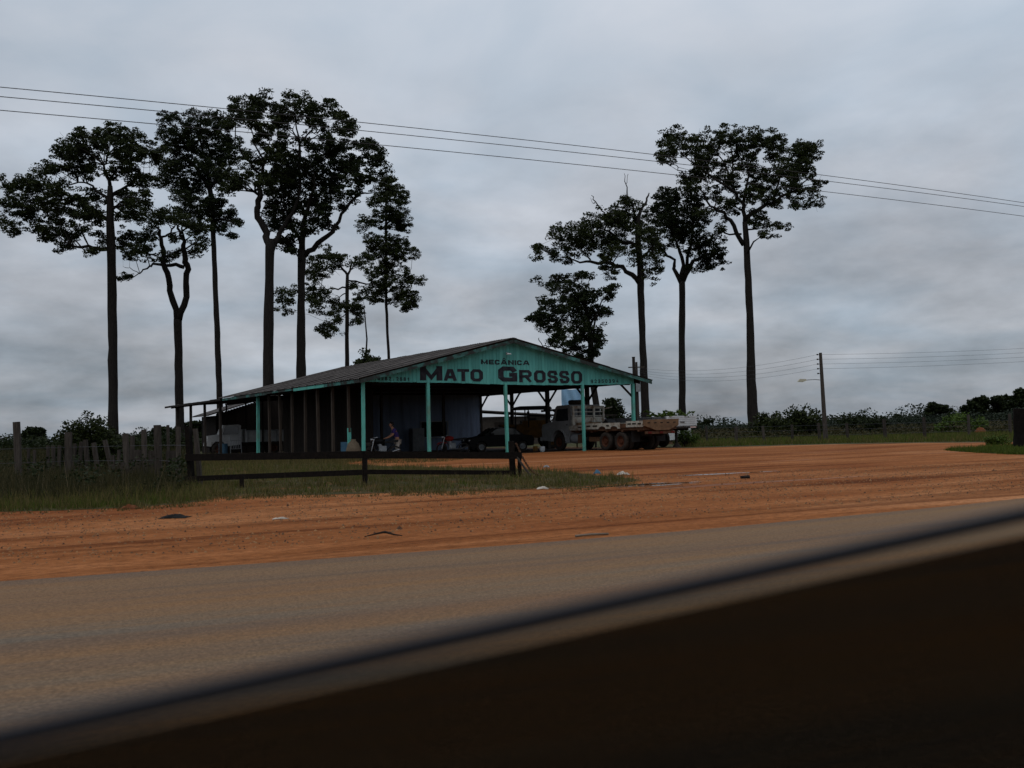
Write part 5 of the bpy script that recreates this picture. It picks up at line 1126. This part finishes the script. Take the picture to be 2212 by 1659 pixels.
# ------------------------------------------------------------------ bushes
def bush(px, Z, wid, hgt, label, leafm, n=40, lsz=.12, name='bush'):
    q = P(px, 940, Z); base = Vector((q.x, q.y, 0)); root = thing(name, label, 'bush', base)
    mb = MB(); cs = []
    for k in range(n):
        a = rnd.uniform(0, 6.28); r = wid / 2 * math.sqrt(rnd.random()) ; h = hgt * rnd.uniform(.25, 1) * (1 - .45 * (r / (wid / 2)) ** 2)
        e = Vector((math.cos(a) * r, math.sin(a) * r * .8, h)); mb.tube([(e.x * .1, e.y * .1, 0), e * .55, e], [.02, .014, .005], 4, cap=False)
        cs.append(np.array(e) + ball(46) * np.array([.26, .26, .24]) * wid / 2.2)
        cs.append(np.array(e * .7) + ball(36) * np.array([.3, .3, .3]) * wid / 2.2)
    mb.build('stems', BARK, root)
    v, f = leaves(np.concatenate(cs), lsz, lsz * .5, .0); npmesh('foliage', v, f, leafm, root)
    return root
bush(192, 37, 2.3, 2.35, 'tall bushy green shrub in front of the broad-crowned tree', LEAF, 130, .14)
bush(150, 36, 1.6, 1.5, 'lower leafy shrub beside the tall bushy shrub', LEAF2, 30, .12)
bush(235, 38, 1.6, 1.6, 'leafy shrub at the foot of the broad-crowned tree trunk', LEAF2, 34, .12)
bush(283, 40, 1.8, 1.4, 'wispy shrub behind the stakes', LEAF, 30, .12)
bush(1481, 57, 1.5, 1.25, 'rounded bright green bush beside the white storage box', LEAF3, 40, .10)
bush(1720, 80, 5, 2.6, 'wide leafy bush left of the lamp pole beyond the fence', LEAF, 50, .3)
bush(1668, 86, 4, 2.2, 'leafy bush beside the lone tall tree trunk', LEAF, 40, .3)
bush(1860, 95, 5, 2.2, 'green bush behind the wire fence right of the lamp pole', LEAF2, 40, .3)
bush(2080, 78, 4, 1.6, 'bright low bush behind the wire fence', LEAF3, 34, .25)
bush(2150, 42.5, 1.2, .5, 'small bright tuft bush at the grass tongue', LEAF3, 20, .1)

# ------------------------------------------------------------------ grass and weeds
def pxpoly(l): return [(G(*p).x, G(*p).y) for p in l]
VERGE = mat('verge_soil', (0.050, 0.034, 0.013), (0.034, 0.034, 0.010), 1.2, 0.95, 0.6, c3=(0.13, 0.055, 0.02), s3=.8, lo3=.54, hi3=.64)
left = pxpoly([(-420, 1130), (0, 1106), (120, 1104), (250, 1098), (400, 1088), (480, 1074), (700, 1069), (1000, 1062), (1200, 1056), (1330, 1046), (1378, 1038), (1330, 1030), (1230, 1021), (1130, 1014), (1000, 1011), (860, 1008), (740, 1004)]) + [tuple(shed(-1.2, 1)[:2]), tuple(shed(-1.2, 14)[:2]), tuple(shed(-2, 36)[:2]), (-60, 70), (-70, 20)]
o, lp = sheet('grass_verge', left, 0.010, VERGE, .10, .5); struct(o)
def grass(name, poly, n, hmin, hmax, wd, m, label, clump=0.0, lean=.4, tuft=5, spread=.06):
    q = scatter(poly, n, clump); hh = rng.uniform(hmin, hmax, n) * rng.uniform(.5, 1, n)
    c = np.repeat(np.concatenate([q, np.zeros((n, 1))], 1), tuft, 0); c[:, :2] += rng.normal(0, spread, (len(c), 2))
    v, f = blades(c, np.repeat(hh, tuft) * rng.uniform(.5, 1.1, len(c)), wd, lean)
    return stuff(npmesh(name, v, f, m), label, 'grass')
isl = pxpoly([(430, 1083), (480, 1073), (700, 1068), (1000, 1061), (1200, 1055), (1330, 1045), (1375, 1038), (1330, 1031), (1230, 1022), (1130, 1015), (1000, 1012), (860, 1009), (740, 1005), (430, 1004)])
grass('grass', isl, 5200, .05, .34, .016, GRASS, 'short mixed dry and green grass under the rail fence', .95, .7)
grass('dry_wisps', isl, 500, .25, .5, .010, DRYST, 'pale dry wisps standing in the grass under the rail fence', .3, .5, 2, .04)
grass('green_grass', isl, 1700, .06, .26, .018, GRASSG, 'brighter green grass tufts under the rail fence', .9)
edg = pxpoly([(0, 1113), (250, 1105), (420, 1096), (560, 1078), (1000, 1070), (1250, 1062), (1395, 1046), (1395, 1036), (1330, 1044), (1000, 1061), (470, 1073), (400, 1088), (0, 1106)])
grass('edge_tufts', edg, 420, .04, .16, .016, GRASS, 'scattered small tufts creeping from the verge onto the red dirt', 1.2, .9, 9, .05)
fr = pxpoly([(-100, 1114), (0, 1106), (120, 1103), (250, 1097), (400, 1087), (440, 1080), (430, 1050), (300, 1060), (0, 1075), (-100, 1080)])
grass('dry_grass', fr, 2600, .06, .36, .016, GRASS, 'dry mixed grass at the edge of the red dirt below the stake fence', .7, .7)
grass('green_grass', fr, 1900, .06, .26, .018, GRASSG, 'low green grass at the edge of the red dirt below the stake fence', .6)
wd = pxpoly([(-150, 1098), (0, 1092), (250, 1084), (400, 1073), (425, 1055), (420, 1005), (330, 1000), (150, 1002), (-150, 1010)])
grass('weeds', wd, 7000, .15, .85, .02, WEED, 'tall dark weeds and dry stems around the stake fence', .8, .6, 6, .13)
grass('dry_stems', wd, 420, .5, 1.25, .012, DRYST, 'pale dry stems standing among the weeds', .5, .5, 2, .05)
c_ = np.concatenate([np.concatenate([q_, [rnd.uniform(.15, .7)]]) + ball(30) * np.array([.22, .22, .2]) for q_ in scatter(wd, 170, .8)])
v, f = leaves(c_, .10, .05, 0); stuff(npmesh('weed_leaves', v, f, LEAF2), 'leafy weeds tangled around the stakes', 'weeds')
wd2 = pxpoly([(-200, 1030), (420, 1010), (420, 985), (200, 982), (-200, 992)])
grass('far_weeds', wd2, 5000, .5, 1.3, .03, WEED, 'tall weeds behind the stake fence', .3, .3, 6, .15)
wd3 = pxpoly([(430, 1004), (740, 1003), (790, 996), (640, 990), (430, 988)])
grass('yellow_grass', wd3, 3600, .15, .45, .022, GRASS, 'dry yellowish grass in front of the side posts', .3)
fieldp = pxpoly([(1480, 966), (1640, 962), (1800, 958), (2000, 955), (2300, 952), (2300, 935), (1900, 940), (1480, 945)])
grass('field_dry_grass', fieldp, 9000, .12, .45, .035, GRASS, 'olive dry grass mixed into the strip along the wire fence', .6, .6, 5, .25)
grass('field_grass', fieldp, 8000, .12, .5, .04, GRASSG, 'green grass strip beyond the dirt yard along the wire fence', .3, .4, 5, .2)
tong = pxpoly([(2040, 973), (2090, 977), (2180, 982), (2300, 984), (2300, 962), (2212, 964), (2140, 968)])
o, _ = sheet('grass_tongue', tong, 0.011, VERGE, .1, .5); struct(o)
grass('tongue_grass', tong, 3200, .08, .30, .03, GRASSG, 'bright green grass tongue at the foot of the dark stump post', .3)
nb_ = pxpoly([(800, 1003), (960, 998), (1000, 992), (900, 986), (800, 990)])
grass('thin_grass', nb_, 700, .05, .18, .02, GRASS, 'sparse grass on the red dirt before the workshop', .4)

# pebbles and clods on the dirt
q = scatter([(-9, edgeZ(-9) + .1), (12, edgeZ(12) + .1), (14, 26), (-12, 21)], 14000, .5)
pv, pf = [], []
oc = np.array([(1, 0, 0), (0, 1, 0), (-1, 0, 0), (0, -1, 0), (0, 0, 1)], float); of = [(0, 1, 4), (1, 2, 4), (2, 3, 4), (3, 0, 4)]
for i, (x_, y_) in enumerate(q):
    s_ = rng.uniform(.006, .02) * (1.8 if rng.random() < .02 else 1); k = oc * s_ * rng.uniform(.6, 1.3, (5, 3)) + np.array([x_, y_, .004]); k[:, 2] = np.maximum(k[:, 2] * 1, .004)
    pv.append(k); pf += [(5 * i + a, 5 * i + b, 5 * i + c_) for a, b, c_ in of]
PEB = leafmat('pebble', (0.035, 0.015, 0.008), (0.24, 0.12, 0.05), 0.0)
stuff(npmesh('pebbles', np.concatenate(pv), pf, PEB), 'small loose stones and clods scattered over the red dirt verge', 'pebbles')

# wet ruts with standing water
WATER = mat('muddy_water', (0.13, 0.075, 0.05), (0.16, 0.09, 0.06), 2, 0.06, 0, spec=.5)
for px, py, ln, wd_ in ((1345, 1050, 1.5, .16), (1392, 1047, 1.2, .2), (1420, 1049, .8, .12), (1560, 1024, 1.4, .14)):
    c = G(px, py); pts = []
    for k in range(22):
        a = 2 * math.pi * k / 22; r = 1 + .25 * math.sin(3 * a + px) + .15 * math.sin(7 * a)
        x_, y_ = ln * math.cos(a) * r, wd_ * math.sin(a) * r; pts.append((c.x + x_ * .92 - y_ * .38, c.y + x_ * .38 + y_ * .92))
    o, _ = sheet('puddle', pts, 0.0085, WATER, 0, 5); struct(o)

# ------------------------------------------------------------------ rail fence along the verge
rfc = thing('rail_fence', 'low dark two-rail wooden fence on the grass verge', 'fence', (0, 0, 0))
def gp(px, Y): q = P(px, 950, Y); return Vector((q.x, q.y, 0))
fa, fm, fe, fs_ = gp(412, 24.2), gp(787, 22.3), gp(1110, 24.6), gp(521, 22.9)
rfc.location = fm
def fb(name, a, b, w1, w2, m_=RAILW): return MB().bar(a - fm, b - fm, w1, w2).build(name, m_, rfc)
zz = Vector((0, 0, 1))
def hgt(px, py, Y): return P(px, py, Y).z
fb('post', fa + Vector((.0, .05, 0)), fa + Vector((-.08, .05, hgt(405, 922, 24.2))), .26, .10)
fb('post', fa + Vector((.2, .12, 0)), fa + Vector((.08, .12, hgt(420, 926, 24.2))), .12, .10, GREYW)
fb('post', fm, fm + zz * hgt(785, 974, 22.3), .19, .10)
fb('post', fe + Vector((-.05, .08, 0)), fe + Vector((-.07, .08, hgt(1105, 953, 24.6))), .22, .16)
fb('post', fe + Vector((.13, -.0, 0)), fe + Vector((.13, 0, hgt(1120, 985, 24.6))), .14, .10)
fb('post', fs_, fs_ + zz * hgt(521, 1024, 22.9), .09, .08)
off = Vector((0, -.085, 0))
def rail(a, b, ha, hb, th): fb('rail', a + off + zz * ha, b + off + zz * hb, .05, th)
rail(fa + Vector((-.1, 0, 0)), fm, hgt(412, 988, 24.2), hgt(785, 982, 22.3), .17)
rail(fm + Vector((.01, -.012, 0)), fe + Vector((.18, -.03, 0)), hgt(787, 982, 22.3), hgt(1125, 984, 24.6), .17)
rail(fa + Vector((-.12, 0, 0)), fm - Vector((.02, 0, 0)), hgt(405, 1034, 24.2), hgt(780, 1020, 22.3), .13)
rail(fm + Vector((.01, -.012, 0)), fe, hgt(790, 1019, 22.3), hgt(1100, 1021, 24.6), .11)
MB().bar(fe + Vector((.42, -.3, .02)) - fm, fe + Vector((.0, -.17, .62)) - fm, .045).build('brace', GREYW, rfc)
# chain from the end post to the grass
ch0 = fe + Vector((.05, -.02, hgt(1108, 956, 24.6) - .02)); ch1 = G(1172, 1030) + Vector((0, 0, .02)); cb_ = MB()
n = 34
for k in range(n):
    t = k / n; p = ch0.lerp(ch1, t) - zz * .22 * math.sin(math.pi * t) ; t2 = (k + 1.15) / n; p2 = ch0.lerp(ch1, min(1, t2)) - zz * .22 * math.sin(math.pi * min(1, t2))
    d = (p2 - p); sd_ = Vector((0, 1, 0)) if k % 2 else d.normalized().cross(Vector((0, 1, 0))); a = p + sd_ * .014; b = p - sd_ * .014
    cb_.tube([a, a + d, b + d, b, a], .013, 4, cap=False)
tag(cb_.build('chain', RUST), 'rusty chain hanging from the fence end post down into the grass', 'chain')

# stake fence at the left
sf = thing('stake_fence', 'ragged fence of grey wooden posts and stakes among weeds', 'fence', G(200, 1000) * 1)
sf.location.z = 0; sfo = Vector(sf.location)
for (xa, ya, xb, yb, wd_, Y) in [(185, 325, 215, 1000, 65, 30), (770, 440, 770, 950, 68, 31), (845, 570, 830, 850, 32, 33), (920, 550, 890, 850, 36, 33), (960, 525, 990, 850, 42, 32.5), (1055, 560, 1100, 860, 42, 32), (1180, 530, 1240, 800, 40, 33), (1410, 455, 1440, 1000, 56, 29.5), (1490, 480, 1490, 850, 40, 31), (1620, 410, 1630, 950, 46, 30), (1770, 360, 1790, 1000, 70, 28.5), (1890, 360, 1900, 850, 26, 31), (600, 590, 600, 850, 32, 33), (540, 590, 540, 800, 26, 33.5), (670, 590, 665, 800, 30, 33.5), (1720, 650, 1720, 900, 90, 29.5), (1930, 650, 1930, 900, 110, 29), (1550, 640, 1545, 900, 66, 30.5), (2005, 380, 2010, 900, 42, 27), (1370, 780, 1400, 1000, 44, 29), (320, 620, 322, 850, 24, 34), (390, 640, 388, 850, 24, 34), (1340, 640, 1330, 880, 30, 31.5), (1270, 700, 1285, 880, 34, 31.5)]:
    t = P(.1919 * xa, 849 + .1919 * ya, Y); b = P(.1919 * xb, 849 + .1919 * yb, Y); b = t + (b - t) * (t.z / (t.z - b.z))
    w_ = wd_ * .1919 * Y / FPX
    MB().bar(b - sfo, t - sfo, w_, min(w_, .12), up=(0, 1, 0)).build('stake', GREYW, sf)
for h_ in (1.05, .6):
    MB().tube([(P(-60, 950, 30.2) * 1).xy.to_3d() + zz * h_ - sfo, P(35, 950, 30).xy.to_3d() + zz * h_ - sfo, P(148, 950, 31).xy.to_3d() + zz * h_ - sfo, P(275, 950, 29.6).xy.to_3d() + zz * h_ - sfo, P(342, 950, 28.6).xy.to_3d() + zz * h_ - sfo, P(400, 950, 25).xy.to_3d() + zz * h_ - sfo], .006, 4).build('wire', WIREM, sf)

# wire fence on the right
wf = thing('wire_fence', 'grey post and wire fence along the field beyond the dirt yard', 'fence', gp(1773, 63)); wfo = Vector(wf.location)
pl_ = [(1528, 66), (1590, 64), (1651, 63.5), (1712, 63), (1771, 62.5), (1832, 62), (1913, 61), (1998, 62), (2094, 64), (2183, 66), (2290, 69)]
hs_ = [1.2, 1.1, 1.1, 1.15, 1.2, 1.15, 1.35, 1.4, 1.5, 1.5, 1.5]
for (px, Y), h_ in zip(pl_, hs_):
    b = gp(px, Y) - wfo; MB().bar(b, b + Vector((rnd.uniform(-.08, .05), 0, h_)), rnd.uniform(.13, .2), .14, up=(0, 1, 0)).build('post', GREYW, wf)
for z_ in (.4, .75, 1.05):
    MB().tube([gp(px, Y) - wfo + zz * z_ + Vector((0, -.08, 0)) for px, Y in pl_], .007, 4).build('wire', WIREM, wf)
tm_ = MB().lathe([(.001, 0), (.55, 0), (.5, .15), (.33, .33), (.2, .5), (.001, .55)], (0, 0, 0), 'Z', 12).build('termite_mound', TERM, None, True, gp(2119, 74)); tag(tm_, 'small orange earth mound in the grass behind the wire fence', 'earth mound')
# dark stump post at the right edge
gb = G(2196, 970); sp_ = MB().tube([(0, 0, 0), (.02, 0, .6), (0, .02, 1.15), (.02, 0, 1.55)], [.42, .36, .35, .34], 12, wob=.06).build('stump_post', mat('near_black_wood', (0.004, 0.0035, 0.003), (0.009, 0.007, 0.006), 4, .95, .6), None, False, (gb.x + .32, gb.y, 0)); tag(sp_, 'thick black stump post standing on the bright grass tongue', 'stump')

# ------------------------------------------------------------------ poles and wires
pb = gp(1784, 64); ptop = hgt(1773, 762, 64)
up_ = thing('lamp_pole', 'wooden utility pole with street lamp arm and insulator rack beside the yard', 'utility pole', pb)
MB().tube([(0, 0, 0), (-.05, 0, 2.0), (-.12, 0, ptop)], [.16, .14, .10], 10).build('shaft', GREYW, up_)
for k in range(5):
    z_ = ptop - .12 - k * .32
    i_ = MB().bar((-.1, 0, z_), (-.34, -.02, z_), .035).build('insulator_arm', CHASSIS, up_)
    MB().lathe([(.001, -.05), (.06, -.04), (.06, .04), (.001, .05)], (-.34, -.02, z_), 'Z', 8).build('insulator', CHASSIS, i_)
MB().tube([(-.1, 0, ptop - 1.85), (-.6, -.02, ptop - 1.8), (-1.15, -.03, ptop - 1.82)], .03, 6).build('lamp_arm', LGREY, up_)
MB().prism([(-1.75, ptop - 1.92), (-1.6, ptop - 1.74), (-1.2, ptop - 1.76), (-1.15, ptop - 1.86), (-1.4, ptop - 1.95)], -.13, .10, 'Y').build('lamp_head', mat('lamp_cream', (.45, .42, .32), (.4, .37, .28), 3, .5), up_)
q2 = gp(1380, 92); t2 = hgt(1378, 782, 92)
p2_ = thing('transformer_pole', 'distant utility pole with a grey transformer near the workshop eave', 'utility pole', q2)
MB().tube([(0, 0, 0), (0, 0, t2)], [.16, .11], 8).build('shaft', GREYW, p2_); MB().lathe([(.001, 0), (.32, 0), (.34, .9), (.3, 1.2), (.001, 1.25)], (-.05, -.42, t2 - 2.9), 'Z', 12).build('transformer', LGREY, p2_); MB().bar((-.8, 0, t2 - .5), (.8, 0, t2 - .5), .1).build('crossarm', GREYW, p2_)
q3 = shed(FRW + .55, .55); t3 = P(1371, 772, q3.y).z
tag(MB().tube([(0, 0, 0), (0, 0, t3)], [.10, .085], 8).box(-.09, .09, -.09, .09, t3, t3 + .03).build('service_pole', CHASSIS, None, False, q3), 'dark service pole rising past the end of the workshop eave', 'pole')
def catenary(a, b, sag_, n=28): return [a.lerp(b, i / n) - zz * sag_ * 4 * (i / n) * (1 - i / n) for i in range(n + 1)]
p_r = gp(3000, 80)
ORD = ('topmost', 'second highest', 'third highest', 'lowest')
for k in range(4):
    za = ptop - .12 - k * .32
    a = pb + Vector((-.34, -.02, za)); b = q2 + Vector((-.6 + .4 * k, 0, t2 - .45 - .28 * k)); c = p_r + Vector((-.34, 0, 9.2 - .32 * k))
    o = MB().tube(catenary(a, b, .7), .007, 4).build('power_line', WIREM); tag(o, ORD[k] + ' of four thin wires between the lamp pole and the transformer pole', 'wire', 'wires left of the lamp pole')
    o = MB().tube(catenary(a, c, .75), .007, 4).build('power_line', WIREM); tag(o, ORD[k] + ' of four thin wires running from the lamp pole over the woodland', 'wire', 'wires right of the lamp pole')
fp = thing('far_utility_pole', 'utility pole holding the field wires past the woodland', 'utility pole', p_r); MB().tube([(0, 0, 0), (0, 0, 9.4)], [.16, .11], 8).build('shaft', GREYW, fp)
# roadside line overhead: three wires parallel to the road
ARD = rad(27); RD = Vector((math.cos(ARD), math.sin(ARD), 0))
def roadline(px, py, Y0=20.0):
    d = ray(px, py); k = d.x / d.y
    s_ = Y0 * k / (RD.x - k * RD.y); return s_, P(px, py, Y0 + s_ * RD.y)
poles = [Vector((0, 20, 0)) + RD * -24, Vector((0, 20, 0)) + RD * 44]
lines = [((0, 188), (1106, 299), (2212, 438), 'topmost'), ((0, 208.5), (1106, 315), (2212, 446), 'middle'), ((0, 238), (1106, 341), (2212, 467), 'lowest')]
endz = []
for a, m_, b, nm in lines:
    (sa, pa), (sm, pm), (sb, pb_) = roadline(*a), roadline(*m_), roadline(*b)
    cf = np.polyfit([sa, sm, sb], [pa.z, pm.z, pb_.z], 2)
    pts = []
    for i in range(70):
        s_ = -24 + 68 * i / 69; p = Vector((0, 20, 0)) + RD * s_; p.z = float(np.polyval(cf, s_)); pts.append(p)
    endz.append((pts[0].z, pts[-1].z))
    o = MB().tube(pts, .0075, 5).build('road_wire', WIREM); tag(o, nm + ' of three overhead wires running along the road above the yard', 'wire')
for k, p in enumerate(poles):
    t = thing('roadside_pole', ['roadside pole carrying the three wires, past the weeds', 'roadside pole carrying the three wires, past the dirt yard'][k], 'utility pole', p)
    hh = max(e[k] for e in endz); MB().tube([(0, .12, 0), (0, .12, hh + .2)], [.17, .12], 10).build('shaft', GREYW, t)
    for e in endz: MB().bar((0, .12, e[k] - .05), (0, 0, e[k] - .02), .05).build('insulator_arm', CHASSIS, t)

# ------------------------------------------------------------------ litter on the dirt
TRIMB = mat('old_rubber', (0.006, 0.006, 0.006), (0.012, 0.011, 0.010), 9, .9)
LITW = mat('dirty_plastic', (0.42, 0.38, 0.32), (0.25, 0.21, 0.17), 14, .7)
def crumple(name, px, py, L, W, H, m, label, cat, n=7):
    c = G(px, py); v, f = [], []
    for i in range(n):
        for j in range(n):
            x_ = (i / (n - 1) - .5); y_ = (j / (n - 1) - .5); r = max(0, 1 - 1.6 * (x_ * x_ + y_ * y_) * 2)
            v.append((x_ * L + rnd.uniform(-.1, .1) * L / n, y_ * W + rnd.uniform(-.1, .1) * W / n, .012 + H * r * rnd.uniform(.3, 1)))
    for i in range(n - 1):
        for j in range(n - 1): a = i * n + j; f.append((a, a + n, a + n + 1, a + 1))
    o = MB().add(v, f).build(name, m, None, False, (c.x, c.y, 0)); tag(o, label, cat); o.modifiers.new('s', 'SOLIDIFY').thickness = .006
crumple('rubber_scrap', 378, 1119, .42, .3, .06, TRIMB, 'flat black rubber scrap on the dirt below the weeds', 'scrap')
crumple('paper_litter', 606, 1122, .22, .10, .03, LITW, 'white scrap of paper litter on the red dirt', 'litter')
crumple('plastic_bag', 1172, 1057, .24, .14, .06, LITW, 'pale plastic bag at the grass edge by the chain', 'bag')
crumple('plastic_bag', 1346, 1026, .32, .18, .10, LITW, 'whitish bag lying at the tip of the grass strip', 'bag')
crumple('bottle_litter', 1290, 1024, .2, .12, .12, BLUEP, 'blue plastic litter in the grass strip', 'litter')
crumple('earth_clod', 280, 1100, .3, .2, .1, TERM, 'orange clod at the edge of the weeds', 'clod')
crumple('rag', 1180, 1010, .2, .1, .1, LGREY, 'greyish rag in the dirt behind the grass strip', 'rag')
def stick(px, py, pts, r, label, m=BARK, twig=None):
    c = G(px, py); mb = MB().tube(pts, r, 6, wob=.1)
    if twig: mb.tube(twig, [.010, .004], 5)
    o = mb.build('stick', m, None, False, (c.x, c.y, 0)); tag(o, label, 'stick')
stick(828, 1162, [(-.22, 0, .02), (-.08, .02, .05), (.02, 0, .07), (.12, -.02, .04), (.22, .01, .02)], [.006, .011, .014, .010, .005], 'dark forked stick lying on the dirt verge', BARK, [(.02, 0, .06), (.08, .12, .05)])
stick(1277, 1159, [(-.18, -.05, .018), (0, 0, .024), (.2, .07, .018)], .013, 'pale straight stick by the edge of the asphalt', mat('pale_stick', (0.16, 0.13, 0.10), (0.10, 0.08, 0.06), 9, .9))
stick(1610, 1034, [(-.1, 0, .03), (.1, .02, .04)], .04, 'short dark log piece on the open dirt yard')

# ------------------------------------------------------------------ the car the picture is taken from
GLASSC = glassmat('clear_glass', (0.985, 0.985, 0.95), .03); FILM = glassmat('tint_film', (0.27, 0.255, 0.24), .015)
GEDGE = mat('glass_edge', (0.060, 0.056, 0.062), (0.075, 0.070, 0.077), 3, .5)
CARP = mat('car_paint', (0.30, 0.31, 0.33), (0.32, 0.33, 0.35), 1, .3, 0, spec=.5)
TRIM = mat('car_trim', (0.02, 0.02, 0.021), (0.026, 0.026, 0.027), 8, .8)
cr = thing('car', 'car with a half-lowered dark tinted side window, seen from its own seat', 'car', (0, 0, 0), ARD)
# local x = along the road, local y = towards the yard, camera at (0, 0, 1.2)
def gz(d): return 1.2 - .082 + .0772 * (d + .008)
def fz(d): return 1.2 - .090 + .0667 * (d + .008)
d0, d1, nn = -.42, .86, 24
def pane(zf0, zf1, y0, y1):
    v = []; f = []
    for i in range(nn + 1):
        d = d0 + (d1 - d0) * i / nn; b = .012 * ((d - .22) / .6) ** 2
        v += [(d, y0 - b, zf0(d)), (d, y0 - b, zf1(d)), (d, y1 - b, zf1(d)), (d, y1 - b, zf0(d))]
    for i in range(nn):
        a = 4 * i; b_ = a + 4
        for k in range(4): f.append((a + k, a + (k + 1) % 4, b_ + (k + 1) % 4, b_ + k))
    f += [(0, 1, 2, 3), (4 * nn + 3, 4 * nn + 2, 4 * nn + 1, 4 * nn)]
    return MB().add(v, f)
wg = pane(lambda d: .90, lambda d: gz(d) - .008, .320, .324).build('window_glass', GLASSC, cr)
pane(lambda d: gz(d) - .0078, gz, .3195, .3245).build('glass_edge', GEDGE, wg)
pane(lambda d: .905, fz, .3170, .3185).build('tint_film', FILM, wg)
BEL = .955
dr = MB().prism([(.29, BEL), (.29, .35), (.33, .30), (.40, .30), (.43, .5), (.44, .75), (.41, BEL)], -.5, .95, 'X')
door = MB().prism([(.20, .34), (.27, .30), (.275, .88), (.31, .94), (.312, BEL), (.24, BEL - .01)], -.42, .86, 'X').build('inner_door_panel', TRIM, cr)
MB().prism([(.335, BEL), (.33, .30), (.40, .30), (.43, .5), (.44, .75), (.41, BEL - .01)], -.5, .95, 'X').build('outer_door', CARP, cr)
MB().prism([(.326, BEL - .02), (.334, BEL - .02), (.334, BEL + .012), (.326, BEL + .006)], -.42, .86, 'X').build('belt_seal', TRIM, cr)
MB().box(0, .5, .12, .2, .66, .72).build('armrest', TRIM, cr)
for x0_, x1_, nm in ((-.52, -.44, 'rear_pillar'), (.88, .98, 'centre_pillar')):
    MB().prism([(.30, BEL), (.40, BEL), (.25, 1.48), (.16, 1.48)], x0_, x1_, 'X').build(nm, CARP, cr)
MB().prism([(-1.5, .28), (-1.6, .6), (-1.55, .95), (-.9, 1.0), (-.52, 1.0), (-.5, .28)], .33, .42, 'Y').build('rear_quarter', CARP, cr)
MB().prism([(.96, .28), (.96, 1.0), (1.6, .98), (2.4, .92), (2.9, .75), (2.95, .3)], .33, .42, 'Y').build('front_quarter', CARP, cr)
MB().prism([(-1.5, .28), (-1.6, .6), (-1.55, .95), (-.9, 1.0), (1.6, .98), (2.4, .92), (2.9, .75), (2.95, .3)], -1.3, -1.22, 'Y').build('far_side', CARP, cr)
MB().prism([(-1.55, .93), (-.9, 1.0), (-.9, .96), (-1.55, .89)], -1.22, .33, 'Y').build('boot_lid', CARP, cr)
MB().prism([(1.6, .98), (2.4, .92), (2.9, .75), (2.9, .71), (2.4, .88), (1.6, .94)], -1.22, .33, 'Y').build('bonnet', CARP, cr)
MB().box(2.86, 2.96, -1.22, .33, .3, .7).build('front_bumper', CARP, cr); MB().box(-1.6, -1.5, -1.22, .33, .28, .9).build('rear_bumper', CARP, cr)
MB().box(-1.5, 2.86, -1.22, .33, .24, .28).build('floor_pan', TRIM, cr)
MB().prism([(-.75, 1.44), (-.5, 1.50), (.6, 1.53), (1.0, 1.50), (1.0, 1.47), (.6, 1.50), (-.5, 1.47), (-.75, 1.41)], -1.08, .20, 'Y').build('roof', CARP, cr)
for y_ in (.28, -1.2):
    sg = 1 if y_ > 0 else -1
    MB().bar((1.0, y_ - sg * .10, 1.49), (1.62, y_, .97), .07).build('front_pillar', CARP, cr); MB().bar((-.72, y_ - sg * .10, 1.43), (-1.1, y_, .97), .1).build('back_pillar', CARP, cr)
MB().prism([(-1.3, .95), (-1.22, .95), (-1.05, 1.48), (-1.12, 1.48)], .88, .98, 'X').build('far_pillar', CARP, cr)
for x_ in (-1.0, 2.15):
    for y_, sd_ in ((.36, 1), (-1.24, -1)): wheel(cr, (x_, y_, .30), .30, .18, sd_, LGREY, 'Y')
for x_, y_ in ((.75, -.15), (.75, -.85)):
    s_ = MB().box(x_ - .25, x_ + .25, y_ - .25, y_ + .25, .3, .55).build('front_seat', TRIM, cr); MB().prism([(x_ - .25, .5), (x_ - .15, .5), (x_ - .28, 1.12), (x_ - .38, 1.10)], y_ - .25, y_ + .25, 'Y').build('seat_back', TRIM, s_)
MB().box(-.65, -.25, -1.15, .15, .3, .5).build('rear_bench', TRIM, cr)
